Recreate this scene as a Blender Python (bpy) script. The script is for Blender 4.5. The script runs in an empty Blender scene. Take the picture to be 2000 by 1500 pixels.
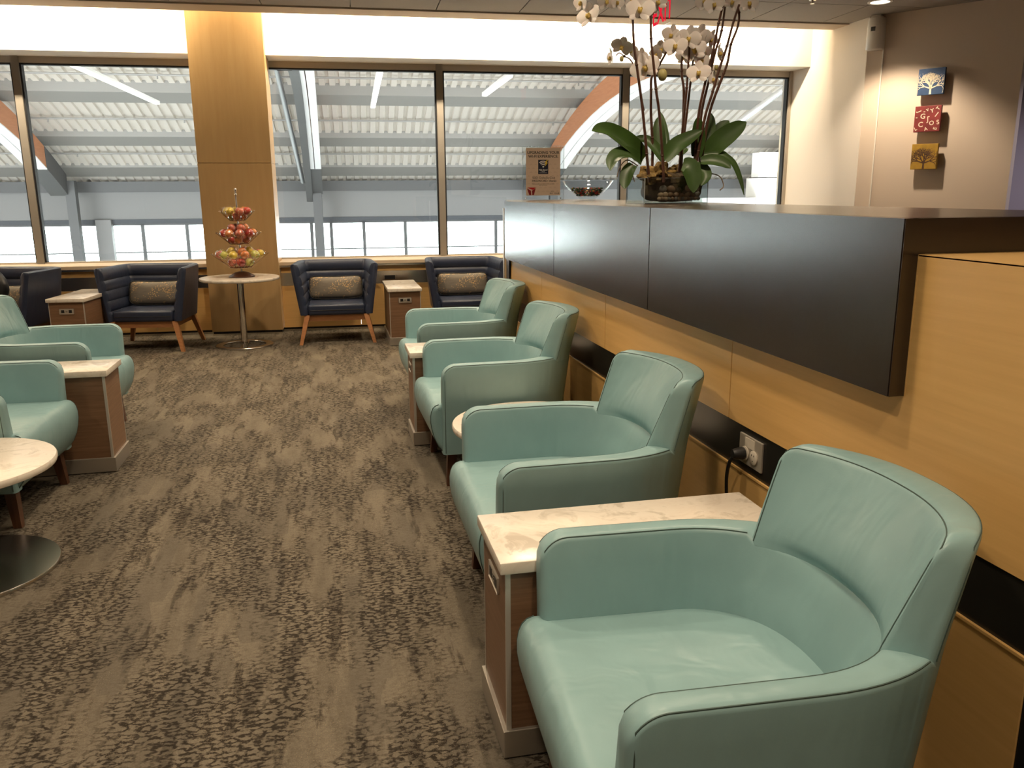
import bpy, bmesh, math, random
from mathutils import Vector, Matrix
random.seed(7)
PI = math.pi
C = bpy.context.scene.collection
sc = bpy.context.scene

# ------------------------------------------------------------------ materials
def new_mat(name):
    m = bpy.data.materials.new(name); m.use_nodes = True
    nt = m.node_tree
    return m, nt, nt.nodes['Principled BSDF']
def setp(b, **k):
    for n, v in k.items():
        n = n.replace('_', ' ')
        if n in b.inputs:
            b.inputs[n].default_value = v
def col(c): return (c[0], c[1], c[2], 1.0)
def simple(name, c, rough=0.5, metal=0.0, noise=0.0, nscale=20, bump=0.0, bscale=200, **k):
    m, nt, b = new_mat(name)
    setp(b, Base_Color=col(c), Roughness=rough, Metallic=metal, **k)
    tc = nt.nodes.new('ShaderNodeTexCoord')
    if noise > 0:
        n = nt.nodes.new('ShaderNodeTexNoise'); n.inputs['Scale'].default_value = nscale; n.inputs['Detail'].default_value = 4
        nt.links.new(tc.outputs['Object'], n.inputs['Vector'])
        r = nt.nodes.new('ShaderNodeValToRGB')
        r.color_ramp.elements[0].position = .3; r.color_ramp.elements[1].position = .7
        r.color_ramp.elements[0].color = col([x*(1-noise) for x in c]); r.color_ramp.elements[1].color = col([min(1, x*(1+noise)) for x in c])
        nt.links.new(n.outputs['Fac'], r.inputs['Fac']); nt.links.new(r.outputs['Color'], b.inputs['Base Color'])
    if bump > 0:
        n2 = nt.nodes.new('ShaderNodeTexNoise'); n2.inputs['Scale'].default_value = bscale; n2.inputs['Detail'].default_value = 3
        nt.links.new(tc.outputs['Object'], n2.inputs['Vector'])
        bp = nt.nodes.new('ShaderNodeBump'); bp.inputs['Strength'].default_value = bump; bp.inputs['Distance'].default_value = .002
        nt.links.new(n2.outputs['Fac'], bp.inputs['Height']); nt.links.new(bp.outputs['Normal'], b.inputs['Normal'])
    return m
def grain(name, c0, c1, scale=(3, 3, 60), rough=.4, detail=6, coat=0.0, ns=1.0, p0=.3, p1=.7, **k):
    """streaky wood: noise squeezed along one axis"""
    m, nt, b = new_mat(name)
    setp(b, Roughness=rough, Coat_Weight=coat, Coat_Roughness=.15, **k)
    tc = nt.nodes.new('ShaderNodeTexCoord'); mp = nt.nodes.new('ShaderNodeMapping'); mp.inputs['Scale'].default_value = scale
    n = nt.nodes.new('ShaderNodeTexNoise'); n.inputs['Scale'].default_value = ns; n.inputs['Detail'].default_value = detail; n.inputs['Roughness'].default_value = .6
    r = nt.nodes.new('ShaderNodeValToRGB')
    r.color_ramp.elements[0].position = p0; r.color_ramp.elements[1].position = p1
    r.color_ramp.elements[0].color = col(c0); r.color_ramp.elements[1].color = col(c1)
    L = nt.links.new
    L(tc.outputs['Object'], mp.inputs['Vector']); L(mp.outputs['Vector'], n.inputs['Vector']); L(n.outputs['Fac'], r.inputs['Fac']); L(r.outputs['Color'], b.inputs['Base Color'])
    return m
def emis(name, c, s):
    m = bpy.data.materials.new(name); m.use_nodes = True; nt = m.node_tree
    nt.nodes.remove(nt.nodes['Principled BSDF'])
    e = nt.nodes.new('ShaderNodeEmission'); e.inputs['Color'].default_value = col(c); e.inputs['Strength'].default_value = s
    nt.links.new(e.outputs[0], nt.nodes['Material Output'].inputs[0]); return m
def thin_glass(name, tint=(.93, .96, .95), refl=1.0, rough=0.0, minr=.02):
    m = bpy.data.materials.new(name); m.use_nodes = True; nt = m.node_tree
    nt.nodes.remove(nt.nodes['Principled BSDF'])
    t = nt.nodes.new('ShaderNodeBsdfTransparent'); t.inputs['Color'].default_value = col(tint)
    g = nt.nodes.new('ShaderNodeBsdfGlossy'); g.inputs['Roughness'].default_value = rough; g.inputs['Color'].default_value = (refl, refl, refl, 1)
    f = nt.nodes.new('ShaderNodeLayerWeight'); f.inputs['Blend'].default_value = .5
    pw = nt.nodes.new('ShaderNodeMath'); pw.operation = 'POWER'; pw.inputs[1].default_value = 4.5
    sc2 = nt.nodes.new('ShaderNodeMath'); sc2.operation = 'MULTIPLY_ADD'; sc2.inputs[1].default_value = .75; sc2.inputs[2].default_value = .03
    mx = nt.nodes.new('ShaderNodeMixShader')
    mm = nt.nodes.new('ShaderNodeMath'); mm.operation = 'MAXIMUM'; mm.inputs[1].default_value = minr
    L = nt.links.new
    L(f.outputs['Facing'], pw.inputs[0]); L(pw.outputs[0], sc2.inputs[0]); L(sc2.outputs[0], mm.inputs[0]); L(mm.outputs[0], mx.inputs[0]); L(t.outputs[0], mx.inputs[1]); L(g.outputs[0], mx.inputs[2]); L(mx.outputs[0], nt.nodes['Material Output'].inputs[0])
    return m

def leather(name, c, rough=.37, wr=.25, seed=0.0, cs=(9, 9, 2.2)):
    m, nt, b = new_mat(name); L = nt.links.new
    setp(b, Roughness=rough, Specular_IOR_Level=.45)
    tc = nt.nodes.new('ShaderNodeTexCoord')
    n = nt.nodes.new('ShaderNodeTexNoise'); n.inputs['Scale'].default_value = 5; n.inputs['Detail'].default_value = 5
    L(tc.outputs['Object'], n.inputs['Vector'])
    r = nt.nodes.new('ShaderNodeValToRGB'); r.color_ramp.elements[0].position = .3; r.color_ramp.elements[1].position = .75
    r.color_ramp.elements[0].color = col([x*.9 for x in c]); r.color_ramp.elements[1].color = col([x*1.06 for x in c])
    L(n.outputs['Fac'], r.inputs['Fac']); L(r.outputs['Color'], b.inputs['Base Color'])
    f = nt.nodes.new('ShaderNodeTexNoise'); f.inputs['Scale'].default_value = 260; f.inputs['Detail'].default_value = 2
    L(tc.outputs['Object'], f.inputs['Vector'])
    b1 = nt.nodes.new('ShaderNodeBump'); b1.inputs['Strength'].default_value = .12; b1.inputs['Distance'].default_value = .001
    L(f.outputs['Fac'], b1.inputs['Height'])
    # soft creases
    mp = nt.nodes.new('ShaderNodeMapping'); mp.inputs['Scale'].default_value = cs; mp.inputs['Location'].default_value = (seed, seed*2, 0)
    L(tc.outputs['Object'], mp.inputs['Vector'])
    w = nt.nodes.new('ShaderNodeTexNoise'); w.inputs['Scale'].default_value = 1; w.inputs['Detail'].default_value = 2; w.inputs['Distortion'].default_value = .6
    L(mp.outputs['Vector'], w.inputs['Vector'])
    b2 = nt.nodes.new('ShaderNodeBump'); b2.inputs['Strength'].default_value = wr; b2.inputs['Distance'].default_value = .03
    L(w.outputs['Fac'], b2.inputs['Height']); L(b1.outputs['Normal'], b2.inputs['Normal']); L(b2.outputs['Normal'], b.inputs['Normal'])
    return m

def marble(name):
    m, nt, b = new_mat(name); L = nt.links.new
    setp(b, Roughness=.22, Specular_IOR_Level=.5)
    tc = nt.nodes.new('ShaderNodeTexCoord')
    n = nt.nodes.new('ShaderNodeTexNoise'); n.inputs['Scale'].default_value = 7; n.inputs['Detail'].default_value = 8; n.inputs['Distortion'].default_value = 1.6; n.inputs['Roughness'].default_value = .62
    L(tc.outputs['Object'], n.inputs['Vector'])
    r = nt.nodes.new('ShaderNodeValToRGB'); e = r.color_ramp.elements
    e[0].position = .36; e[0].color = (.60, .53, .44, 1); e[1].position = .47; e[1].color = (.80, .73, .63, 1)
    x = e.new(.58); x.color = (.78, .70, .60, 1); x = e.new(.66); x.color = (.70, .62, .52, 1); x = e.new(.72); x.color = (.82, .75, .65, 1)
    L(n.outputs['Fac'], r.inputs['Fac']); L(r.outputs['Color'], b.inputs['Base Color'])
    return m

def carpet(name):
    m, nt, b = new_mat(name); L = nt.links.new; N = nt.nodes.new
    setp(b, Roughness=.95, Specular_IOR_Level=.1)
    tc = N('ShaderNodeTexCoord')
    def mapping(s, loc=(0, 0, 0)):
        mp = N('ShaderNodeMapping'); mp.inputs['Scale'].default_value = s; mp.inputs['Location'].default_value = loc; L(tc.outputs['Object'], mp.inputs['Vector']); return mp.outputs['Vector']
    def noise(v, sc_, d=3, ro=.5, dist=0):
        n = N('ShaderNodeTexNoise'); n.inputs['Scale'].default_value = sc_; n.inputs['Detail'].default_value = d; n.inputs['Roughness'].default_value = ro; n.inputs['Distortion'].default_value = dist; L(v, n.inputs['Vector']); return n.outputs['Fac']
    def rng(v, a, b_, c=0., d=1.):
        n = N('ShaderNodeMapRange'); n.clamp = True; n.interpolation_type = 'SMOOTHSTEP'
        n.inputs['From Min'].default_value = a; n.inputs['From Max'].default_value = b_; n.inputs['To Min'].default_value = c; n.inputs['To Max'].default_value = d; L(v, n.inputs['Value']); return n.outputs['Result']
    def mth(op, a, b_):
        n = N('ShaderNodeMath'); n.operation = op
        for i, q in enumerate((a, b_)):
            if isinstance(q, (int, float)): n.inputs[i].default_value = q
            else: L(q, n.inputs[i])
        return n.outputs[0]
    def mix(f, a, b_):
        n = N('ShaderNodeMix'); n.data_type = 'RGBA'
        L(f, n.inputs['Factor'])
        for i, q in ((6, a), (7, b_)):
            if isinstance(q, tuple): n.inputs[i].default_value = col(q)
            else: L(q, n.inputs[i])
        return n.outputs[2]
    # long loose streaks that run with the aisle
    s1 = noise(mapping((7.5, 1.6, 1)), 1.0, 7, .68)
    s2 = noise(mapping((13, 2.4, 1), (3.1, 7.7, 0)), 1.0, 6, .66)
    s3 = noise(mapping((3.6, 1.5, 1), (11, 2, 0)), 1.0, 6, .62)
    # block-like woven patches
    wv = N('ShaderNodeTexVoronoi'); wv.distance = 'CHEBYCHEV'; wv.inputs['Scale'].default_value = 1.0; L(mapping((7, 1.9, 1), (.3, .8, 0)), wv.inputs['Vector'])
    sep = N('ShaderNodeSeparateColor'); L(wv.outputs['Color'], sep.inputs[0])
    light = (.176, .149, .111); mid = (.132, .112, .083); dark = (.068, .057, .043)
    base = mix(rng(s1, .40, .62), light, mid)
    base = mix(mth('MULTIPLY', rng(s2, .54, .62), .75), base, dark)
    base = mix(mth('MULTIPLY', rng(sep.outputs[0], .72, .76), .55), base, (.115, .100, .078))
    # pebble-like crackle
    wob = N('ShaderNodeTexNoise'); wob.inputs['Scale'].default_value = 42; wob.inputs['Detail'].default_value = 4; L(mapping((1, 1, 1)), wob.inputs['Vector'])
    add = N('ShaderNodeVectorMath'); add.operation = 'MULTIPLY_ADD'; L(wob.outputs['Color'], add.inputs[0]); add.inputs[1].default_value = (1.25, 1.5, 1); L(mapping((25, 47, 1)), add.inputs[2])
    vo = N('ShaderNodeTexVoronoi'); vo.feature = 'DISTANCE_TO_EDGE'; vo.inputs['Scale'].default_value = 1.0; vo.inputs['Randomness'].default_value = .85
    L(add.outputs[0], vo.inputs['Vector'])
    crack = rng(vo.outputs['Distance'], .09, .24, 1., 0.)
    brk = rng(noise(mapping((40, 75, 1)), 1.0, 3), .38, .52)
    zone = rng(mth('ADD', mth('MULTIPLY', s3, .65), mth('MULTIPLY', s2, .35)), .43, .53)
    zone = mth('ADD', mth('MULTIPLY', zone, .86), .12)
    cf = mth('MULTIPLY', mth('MULTIPLY', crack, zone), brk)
    base = mix(mth('MULTIPLY', cf, .92), base, (.016, .012, .009))
    # bright yarn flecks
    fl = rng(noise(mapping((240, 300, 1)), 1.0, 2, .7), .60, .68)
    fz = rng(noise(mapping((6, 1.2, 1), (20, 5, 0)), 1.0, 3), .48, .58)
    base = mix(mth('MULTIPLY', mth('MULTIPLY', fl, fz), .7), base, (.36, .28, .18))
    gr = rng(noise(mapping((150, 190, 1)), 1.0, 3, .7), .44, .62)
    base = mix(mth('MULTIPLY', gr, .22), base, (.05, .038, .026))
    L(base, b.inputs['Base Color'])
    hgt = mth('SUBTRACT', noise(mapping((420, 420, 1)), 1.0, 2), mth('MULTIPLY', cf, .8))
    bp = N('ShaderNodeBump'); bp.inputs['Strength'].default_value = .5; bp.inputs['Distance'].default_value = .004
    L(hgt, bp.inputs['Height']); L(bp.outputs['Normal'], b.inputs['Normal'])
    return m

def fabric_gold(name):
    m, nt, b = new_mat(name); L = nt.links.new; N = nt.nodes.new
    setp(b, Roughness=.7)
    tc = N('ShaderNodeTexCoord')
    mp = N('ShaderNodeMapping'); mp.inputs['Scale'].default_value = (4, 4, 90); L(tc.outputs['Object'], mp.inputs['Vector'])
    n = N('ShaderNodeTexNoise'); n.inputs['Scale'].default_value = 3; n.inputs['Detail'].default_value = 3; L(mp.outputs[0], n.inputs['Vector'])
    r = N('ShaderNodeValToRGB'); r.color_ramp.elements[0].color = (.10, .085, .065, 1); r.color_ramp.elements[1].color = (.25, .21, .16, 1)
    L(n.outputs['Fac'], r.inputs['Fac'])
    v = N('ShaderNodeTexVoronoi'); v.inputs['Scale'].default_value = 95; L(tc.outputs['Object'], v.inputs['Vector'])
    s = N('ShaderNodeSeparateColor'); L(v.outputs['Color'], s.inputs[0])
    zz = N('ShaderNodeTexNoise'); zz.inputs['Scale'].default_value = 9; zz.inputs['Detail'].default_value = 2; L(tc.outputs['Object'], zz.inputs['Vector'])
    g1 = N('ShaderNodeMath'); g1.operation = 'GREATER_THAN'; g1.inputs[1].default_value = .52; L(s.outputs[0], g1.inputs[0])
    g2 = N('ShaderNodeMath'); g2.operation = 'GREATER_THAN'; g2.inputs[1].default_value = .5; L(zz.outputs['Fac'], g2.inputs[0])
    g3 = N('ShaderNodeMath'); g3.operation = 'LESS_THAN'; g3.inputs[1].default_value = .45; L(v.outputs['Distance'], g3.inputs[0])
    a = N('ShaderNodeMath'); a.operation = 'MULTIPLY'; L(g1.outputs[0], a.inputs[0]); L(g2.outputs[0], a.inputs[1])
    a2 = N('ShaderNodeMath'); a2.operation = 'MULTIPLY'; L(a.outputs[0], a2.inputs[0]); L(g3.outputs[0], a2.inputs[1])
    mx = N('ShaderNodeMix'); mx.data_type = 'RGBA'; L(a2.outputs[0], mx.inputs['Factor']); L(r.outputs['Color'], mx.inputs[6]); mx.inputs[7].default_value = (.62, .40, .17, 1)
    L(mx.outputs[2], b.inputs['Base Color'])
    return m

M = {}
TEAL = (.245, .395, .405)
M['teal'] = leather('teal_leather', TEAL)
M['teal_back'] = leather('teal_leather_creased', TEAL, wr=.34, seed=3.3, cs=(10, 10, 1.0))
M['seam'] = simple('dark_teal_thread', (.05, .085, .075), .7)
M['navy'] = leather('navy_vinyl', (.022, .030, .058), rough=.38, wr=.08)
M['carpet'] = carpet('patterned_carpet')
M['maple'] = grain('maple_veneer', (.64, .385, .135), (.72, .445, .165), scale=(2, 2, 55), rough=.36, coat=.15)
M['maple_v'] = grain('maple_veneer_vertical', (.44, .275, .115), (.50, .325, .145), scale=(14, 14, 1.3), rough=.36, coat=.15)
M['wenge'] = grain('dark_wenge_veneer', (.020, .012, .009), (.026, .016, .011), scale=(70, 70, 2.5), rough=.24, coat=.0, Specular_IOR_Level=.85)
M['wenge_top'] = grain('dark_wenge_top', (.022, .014, .010), (.042, .027, .019), scale=(60, 3, 60), rough=.24, Specular_IOR_Level=.6)
M['oak'] = grain('oak_laminate', (.155, .082, .042), (.235, .130, .070), scale=(4, 4, 110), rough=.45)
M['walnut'] = grain('walnut_leg', (.060, .024, .012), (.12, .05, .024), scale=(60, 60, 3), rough=.4)
M['cherry'] = grain('beech_frame', (.36, .150, .055), (.46, .21, .085), scale=(9, 9, 60), rough=.4)
M['marble'] = marble('cream_marble')
M['steel'] = simple('brushed_steel', (.60, .56, .50), .26, 1.0, bump=.1, bscale=60)
M['plinth'] = simple('satin_steel_plinth', (.50, .46, .40), .40, .8)
M['chrome'] = simple('chrome', (.78, .74, .68), .10, 1.0)
M['alu'] = simple('anodised_aluminium', (.44, .39, .33), .5, .3)
M['edge'] = simple('aluminium_edge_strip', (.62, .58, .52), .4, .5)
M['black'] = simple('black_plastic', (.012, .012, .013), .45)
M['gasket'] = simple('black_gasket', (.006, .007, .010), .6)
M['darkband'] = simple('charcoal_metal_band', (.030, .028, .026), .28, .55)
M['whitewall'] = simple('painted_wall_white', (.78, .71, .63), .85, bump=.05, bscale=120)
M['tanwall'] = simple('painted_wall_tan', (.62, .52, .43), .85, bump=.05, bscale=120)
M['lilac'] = simple('painted_wall_lilac', (.43, .38, .42), .85)
M['cove'] = simple('painted_cove_white', (.85, .80, .72), .9)
M['ceil'] = simple('ceiling_tile', (.27, .235, .205), .95, noise=.04, nscale=60)
M['soffit'] = simple('painted_soffit', (.55, .45, .35), .9)
M['gold'] = fabric_gold('gold_fleck_weave')
M['piping'] = simple('black_cord_piping', (.015, .013, .012), .6)
M['sill'] = grain('pale_sill_laminate', (.60, .47, .33), (.66, .53, .38), scale=(3, 60, 3), rough=.4)
M['plate'] = simple('outlet_plate_steel', (.52, .47, .40), .4, .5)
M['ivory'] = simple('outlet_face_ivory', (.62, .56, .47), .4)
M['glass'] = thin_glass('window_glass')
M['vase'] = thin_glass('vase_glass', (.90, .93, .925), minr=.09)
M['acrylic'] = thin_glass('clear_acrylic', (.94, .95, .95), minr=.06)
M['wrap'] = thin_glass('clear_cellophane', (.985, .985, .98), rough=.12, minr=.05)
M['white_plastic'] = simple('white_plastic', (.78, .74, .68), .4)
# outside
M['deck'] = simple('white_metal_deck', (.66, .61, .545), .7)
M['hallsteel'] = simple('grey_painted_steel', (.095, .095, .095), .55)
M['purlin'] = simple('pale_grey_steel', (.27, .258, .24), .6)
M['glulam'] = grain('glulam_timber', (.50, .195, .085), (.60, .26, .125), scale=(3, 3, 30), rough=.5)
M['archwhite'] = simple('white_soffit_board', (.90, .90, .90), .6)
M['hallpanel'] = simple('grey_wall_panel', (.215, .21, .205), .6)
M['hallfloor'] = simple('pale_hall_floor', (.20, .19, .175), .6)
M['hallwhite'] = simple('white_render', (.92, .91, .88), .8)
M['pipe'] = simple('galvanised_pipe', (.62, .64, .66), .35, .8)
M['greypipe'] = simple('grey_painted_pipe', (.30, .29, .275), .6)
M['acrylic_edge'] = simple('acrylic_edge', (.70, .74, .73), .15, Transmission_Weight=.5)
M['shade'] = simple('blind_charcoal', (.06, .065, .075), .6)

# ------------------------------------------------------------------ mesh builder
class MB:
    def __init__(s): s.v = []; s.f = []
    def add(s, vs, fs):
        o = len(s.v); s.v += [tuple(p) for p in vs]; s.f += [tuple(i+o for i in f) for f in fs]; return s
    def box(s, x0, x1, y0, y1, z0, z1, bev=0.0, seg=2):
        if bev > 0:
            bm = bmesh.new(); bmesh.ops.create_cube(bm, size=1.0)
            for v in bm.verts: v.co = Vector((x0+(v.co.x+.5)*(x1-x0), y0+(v.co.y+.5)*(y1-y0), z0+(v.co.z+.5)*(z1-z0)))
            bmesh.ops.bevel(bm, geom=bm.edges[:], offset=bev, segments=seg, profile=.5, affect='EDGES')
            bm.verts.index_update(); s.add([v.co[:] for v in bm.verts], [[v.index for v in f.verts] for f in bm.faces]); bm.free(); return s
        return s.add([(x0,y0,z0),(x1,y0,z0),(x1,y1,z0),(x0,y1,z0),(x0,y0,z1),(x1,y0,z1),(x1,y1,z1),(x0,y1,z1)],
                     [(3,2,1,0),(4,5,6,7),(0,1,5,4),(1,2,6,5),(2,3,7,6),(3,0,4,7)])
    def hexa(s, p): # 8 points bottom(4) top(4)
        return s.add(p, [(3,2,1,0),(4,5,6,7),(0,1,5,4),(1,2,6,5),(2,3,7,6),(3,0,4,7)])
    def loft(s, rings, closed=True, caps=(True, True), loop=False):
        n = len(rings[0]); vs = [p for r in rings for p in r]; fs = []
        m = len(rings)
        for i in range(m if loop else m-1):
            a = i*n; b = ((i+1) % m)*n
            for j in range(n if closed else n-1):
                k = (j+1) % n
                fs.append((a+j, a+k, b+k, b+j))
        if not loop:
            if caps[0]: fs.append(tuple(range(n-1, -1, -1)))
            if caps[1]: fs.append(tuple((m-1)*n+j for j in range(n)))
        return s.add(vs, fs)
    def tube(s, pts, r, n=8, loop=False, taper=None):
        pts = [Vector(p) for p in pts]; m = len(pts); rings = []
        up = Vector((0, 0, 1))
        prev = None
        for i, p in enumerate(pts):
            a = pts[(i-1) % m] if (loop or i > 0) else p; b = pts[(i+1) % m] if (loop or i < m-1) else p
            d = (b-a)
            if d.length < 1e-9: d = Vector((0, 0, 1))
            d.normalize()
            if prev is None:
                x = d.orthogonal().normalized()
            else:
                x = prev - d*prev.dot(d)
                x = x.normalized() if x.length > 1e-6 else d.orthogonal().normalized()
            prev = x; y = d.cross(x)
            rr = r if taper is None else r*(1+(taper-1)*i/(m-1))
            rings.append([p+x*math.cos(2*PI*k/n)*rr+y*math.sin(2*PI*k/n)*rr for k in range(n)])
        return s.loft(rings, loop=loop)
    def lathe(s, prof, n=24, c=(0, 0, 0)):
        rings = [[(c[0]+r*math.cos(2*PI*k/n), c[1]+r*math.sin(2*PI*k/n), c[2]+z) for k in range(n)] for r, z in prof]
        return s.loft(rings)
    def ell(s, c, r, nu=16, nv=10, f=None):
        rings = []
        for j in range(1, nv):
            t = PI*j/nv - PI/2
            ring = []
            for k in range(nu):
                u = 2*PI*k/nu
                d = Vector((math.cos(t)*math.cos(u), math.cos(t)*math.sin(u), math.sin(t)))
                q = f(d) if f else 1.0
                ring.append((c[0]+d.x*r[0]*q, c[1]+d.y*r[1]*q, c[2]+d.z*r[2]*q))
            rings.append(ring)
        return s.loft(rings)
    def prism(s, poly, z0, z1):
        n = len(poly)
        return s.add([(x, y, z0) for x, y in poly]+[(x, y, z1) for x, y in poly],
                     [tuple(range(n-1, -1, -1)), tuple(range(n, 2*n))]+[(i, (i+1) % n, n+(i+1) % n, n+i) for i in range(n)])
    def tr(s, mat):
        s.v = [tuple(mat @ Vector(p)) for p in s.v]; return s
    def mesh(s, name, mat, smooth=40):
        me = bpy.data.meshes.new(name); me.from_pydata(s.v, [], s.f); me.update()
        bm = bmesh.new(); bm.from_mesh(me); bmesh.ops.recalc_face_normals(bm, faces=bm.faces[:]); bm.to_mesh(me); bm.free()
        if smooth:
            me.polygons.foreach_set('use_smooth', [True]*len(me.polygons)); me.set_sharp_from_angle(angle=math.radians(smooth))
        if mat: me.materials.append(mat)
        return me
    def build(s, name, mat, parent=None, smooth=40):
        o = bpy.data.objects.new(name, s.mesh(name, mat, smooth)); C.objects.link(o)
        if parent is not None: o.parent = parent
        return o
def tag(o, label=None, cat=None, group=None, kind=None):
    if label: o['label'] = label
    if cat: o['category'] = cat
    if group: o['group'] = group
    if kind: o['kind'] = kind
    return o
def thing(name, label, cat, loc=(0, 0, 0), rz=0.0, group=None):
    o = bpy.data.objects.new(name, None); C.objects.link(o); o.empty_display_size = .05
    o.location = loc; o.rotation_euler = (0, 0, rz); return tag(o, label, cat, group)
def dup(root, loc, rz, label, group=None):
    def cp(o, par):
        c = o.copy(); C.objects.link(c)
        if par is not None: c.parent = par
        for ch in kids.get(o.name, []): cp(ch, c)
        return c
    kids = {}
    for o in list(C.objects):
        if o.parent: kids.setdefault(o.parent.name, []).append(o)
    r = cp(root, None); r.location = loc; r.rotation_euler = (0, 0, rz); r['label'] = label
    if group: r['group'] = group
    return r
def struct(o): o['kind'] = 'structure'; return o
def text_mesh(body, size, mat, name, parent, loc, rot, font_scale=(1, 1, 1), align='CENTER', ext=.0006, bold=0.0):
    cu = bpy.data.curves.new(name, 'FONT'); cu.body = body; cu.size = size; cu.align_x = align; cu.align_y = 'CENTER'; cu.extrude = ext; cu.offset = bold
    cu.resolution_u = 3
    t = bpy.data.objects.new(name+'_tmp', cu); C.objects.link(t)
    dg = bpy.context.evaluated_depsgraph_get(); me = bpy.data.meshes.new_from_object(t.evaluated_get(dg))
    bpy.data.objects.remove(t); bpy.data.curves.remove(cu)
    me.name = name; me.materials.clear(); me.materials.append(mat)
    o = bpy.data.objects.new(name, me); C.objects.link(o); o.parent = parent; o.location = loc; o.rotation_euler = rot; o.scale = font_scale
    return o
def lerp(a, b, t): return a+(b-a)*t
def interp(z, tab):
    if z <= tab[0][0]: return tab[0][1:]
    for a, b in zip(tab, tab[1:]):
        if z <= b[0]:
            t = (z-a[0])/(b[0]-a[0]); return tuple(lerp(p, q, t) for p, q in zip(a[1:], b[1:]))
    return tab[-1][1:]
WA = -0.03358
WO = (0.0, 9.63, 0.0)     # a point on the face of the window wall; its things are built along it
def wall_pt(s, t, z=0): return (WO[0]+s*math.cos(WA)-t*math.sin(WA), WO[1]+s*math.sin(WA)+t*math.cos(WA), z)
# ------------------------------------------------------------------ camera
cam = bpy.data.cameras.new('camera'); co = bpy.data.objects.new('camera', cam); C.objects.link(co)
yaw, pitch, roll = 0.21414, 0.22704, -0.006866
fwd = Vector((math.sin(yaw)*math.cos(pitch), math.cos(yaw)*math.cos(pitch), -math.sin(pitch)))
right = Vector((math.cos(yaw), -math.sin(yaw), 0)); up = right.cross(fwd)
r2 = right*math.cos(roll)+up*math.sin(roll); u2 = up*math.cos(roll)-right*math.sin(roll)
mat = Matrix((r2, u2, -fwd)).transposed().to_4x4(); mat.translation = (0, 0, 1.52)
co.matrix_world = mat
cam.sensor_width = 36; cam.lens = 36*1618/2000; cam.clip_start = .05; cam.clip_end = 300
sc.camera = co

# ------------------------------------------------------------------ room shell
XW = 1.38
CZ = 3.30
struct(MB().box(-5.5, 9, -3, 9.75, -.1, 0).build('floor', M['carpet'], smooth=0))
# ceiling: tiles with shadow gaps
cb = MB()
TW, TD = .84, .84
nx = int(14.2/TW); 
for i in range(-7, 11):
    for j in range(0, 15):
        x0 = i*TW+.36; y1 = -.74-j*TD
        x1 = x0+TW
        if y1-TD < -12.6: continue
        cb.box(x0+.005, x1-.005, y1-TD+.005, y1-.005, CZ, CZ+.02)
cl = struct(cb.build('ceiling', M['ceil'], smooth=0)); cl.location = WO; cl.rotation_euler = (0, 0, WA)
cg = struct(MB().box(-6.5, 9.7, -13.2, -.70, CZ+.02, CZ+.08).build('ceiling_backing', M['black'], smooth=0)); cg.name = 'ceiling'; cg.location = WO; cg.rotation_euler = (0, 0, WA)
so = struct(MB().box(-6.5, 6.6, -.72, -.42, CZ-.012, CZ+.10).build('trim_1', M['soffit'], smooth=0)); so.location = WO; so.rotation_euler = (0, 0, WA)
# window wall
w = MB()
w.box(-6.5, 6.4, 0, .55, 2.953, 4.0)           # cove face above the glass
w.box(-6.5, 6.4, .43, .55, -.1, .775)          # spandrel under the glass
ow = struct(w.build('wall_windows', M['cove'], smooth=0)); ow.location = WO; ow.rotation_euler = (0, 0, WA)
ct = struct(MB().box(-6.5, 6.4, -.72, 0.02, 3.62, 3.70).build('ceiling_cove_top', M['cove'], smooth=0)); ct.name = 'ceiling'; ct.location = WO; ct.rotation_euler = (0, 0, WA)
ok = struct(MB().box(-6.5, 6.4, -.72, -.69, CZ+.10, 3.65).build('trim_2', M['cove'], smooth=0)); ok.location = WO; ok.rotation_euler = (0, 0, WA)
def wallthing(mb, name, m, smooth=0):
    o = struct(mb.build(name, m, smooth=smooth)); o.location = WO; o.rotation_euler = (0, 0, WA); return o
# wainscot under the glass
wallthing(MB().box(-6.5, 6.4, -.04, .43, .745, .785, .004), 'trim_3', M['sill'])
wallthing(MB().box(-6.5, 6.4, -.035, 0.0, .725, .745), 'trim_4', M['steel'])
wm = MB()
xs = [-6.5, -4.3, -2.9, -1.9, -1.31, -.54, .32, 1.52, 2.7, 3.9, 5.1, 6.4]
for a, b in zip(xs, xs[1:]):
    wm.box(a+.002, b-.002, 0, .08, .66, .725); wm.box(a+.002, b-.002, 0, .08, .045, .515)
wallthing(wm, 'wall_wainscot', M['maple'])
wallthing(MB().box(-6.5, 6.4, .006, .08, .518, .657), 'trim_5', M['steel'])
wallthing(MB().box(-6.5, 6.4, .02, .08, .0, .045), 'trim_6', M['black'])
wallthing(MB().box(-6.5, 6.4, .012, .02, .0, .022), 'baseboard_windows', M['steel'])
# windows: frame + pane
def window(n, s0, s1):
    f = MB(); T0, T1 = .40, .50
    f.box(s0, s1, T0, T1, 2.885, 2.953); f.box(s0, s1, T0, T1, .775, .80)
    f.box(s0-.037, s0+.037, T0-.02, T1, .775, 2.953); f.box(s1-.037, s1+.037, T0-.02, T1, .775, 2.953)
    o = wallthing(f, 'window_%d' % n, M['alu'])
    g = MB()
    for a, b, c, d in ((s0+.037, s0+.055, .80, 2.885), (s1-.055, s1-.037, .80, 2.885), (s0+.037, s1-.037, 2.868, 2.885)):
        g.box(a, b, T0+.005, T1-.02, c, d)
    g.build('gasket', M['gasket'], o, smooth=0)
    MB().box(s0+.03, s1-.03, .455, .461, .79, 2.89).build('pane', M['glass'], o, smooth=0)
window(1, -4.9, -3.13); window(2, -3.13, -1.22); window(3, -.62, 1.33); window(4, 1.33, 3.56); window(5, 3.56, 5.70)
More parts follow.
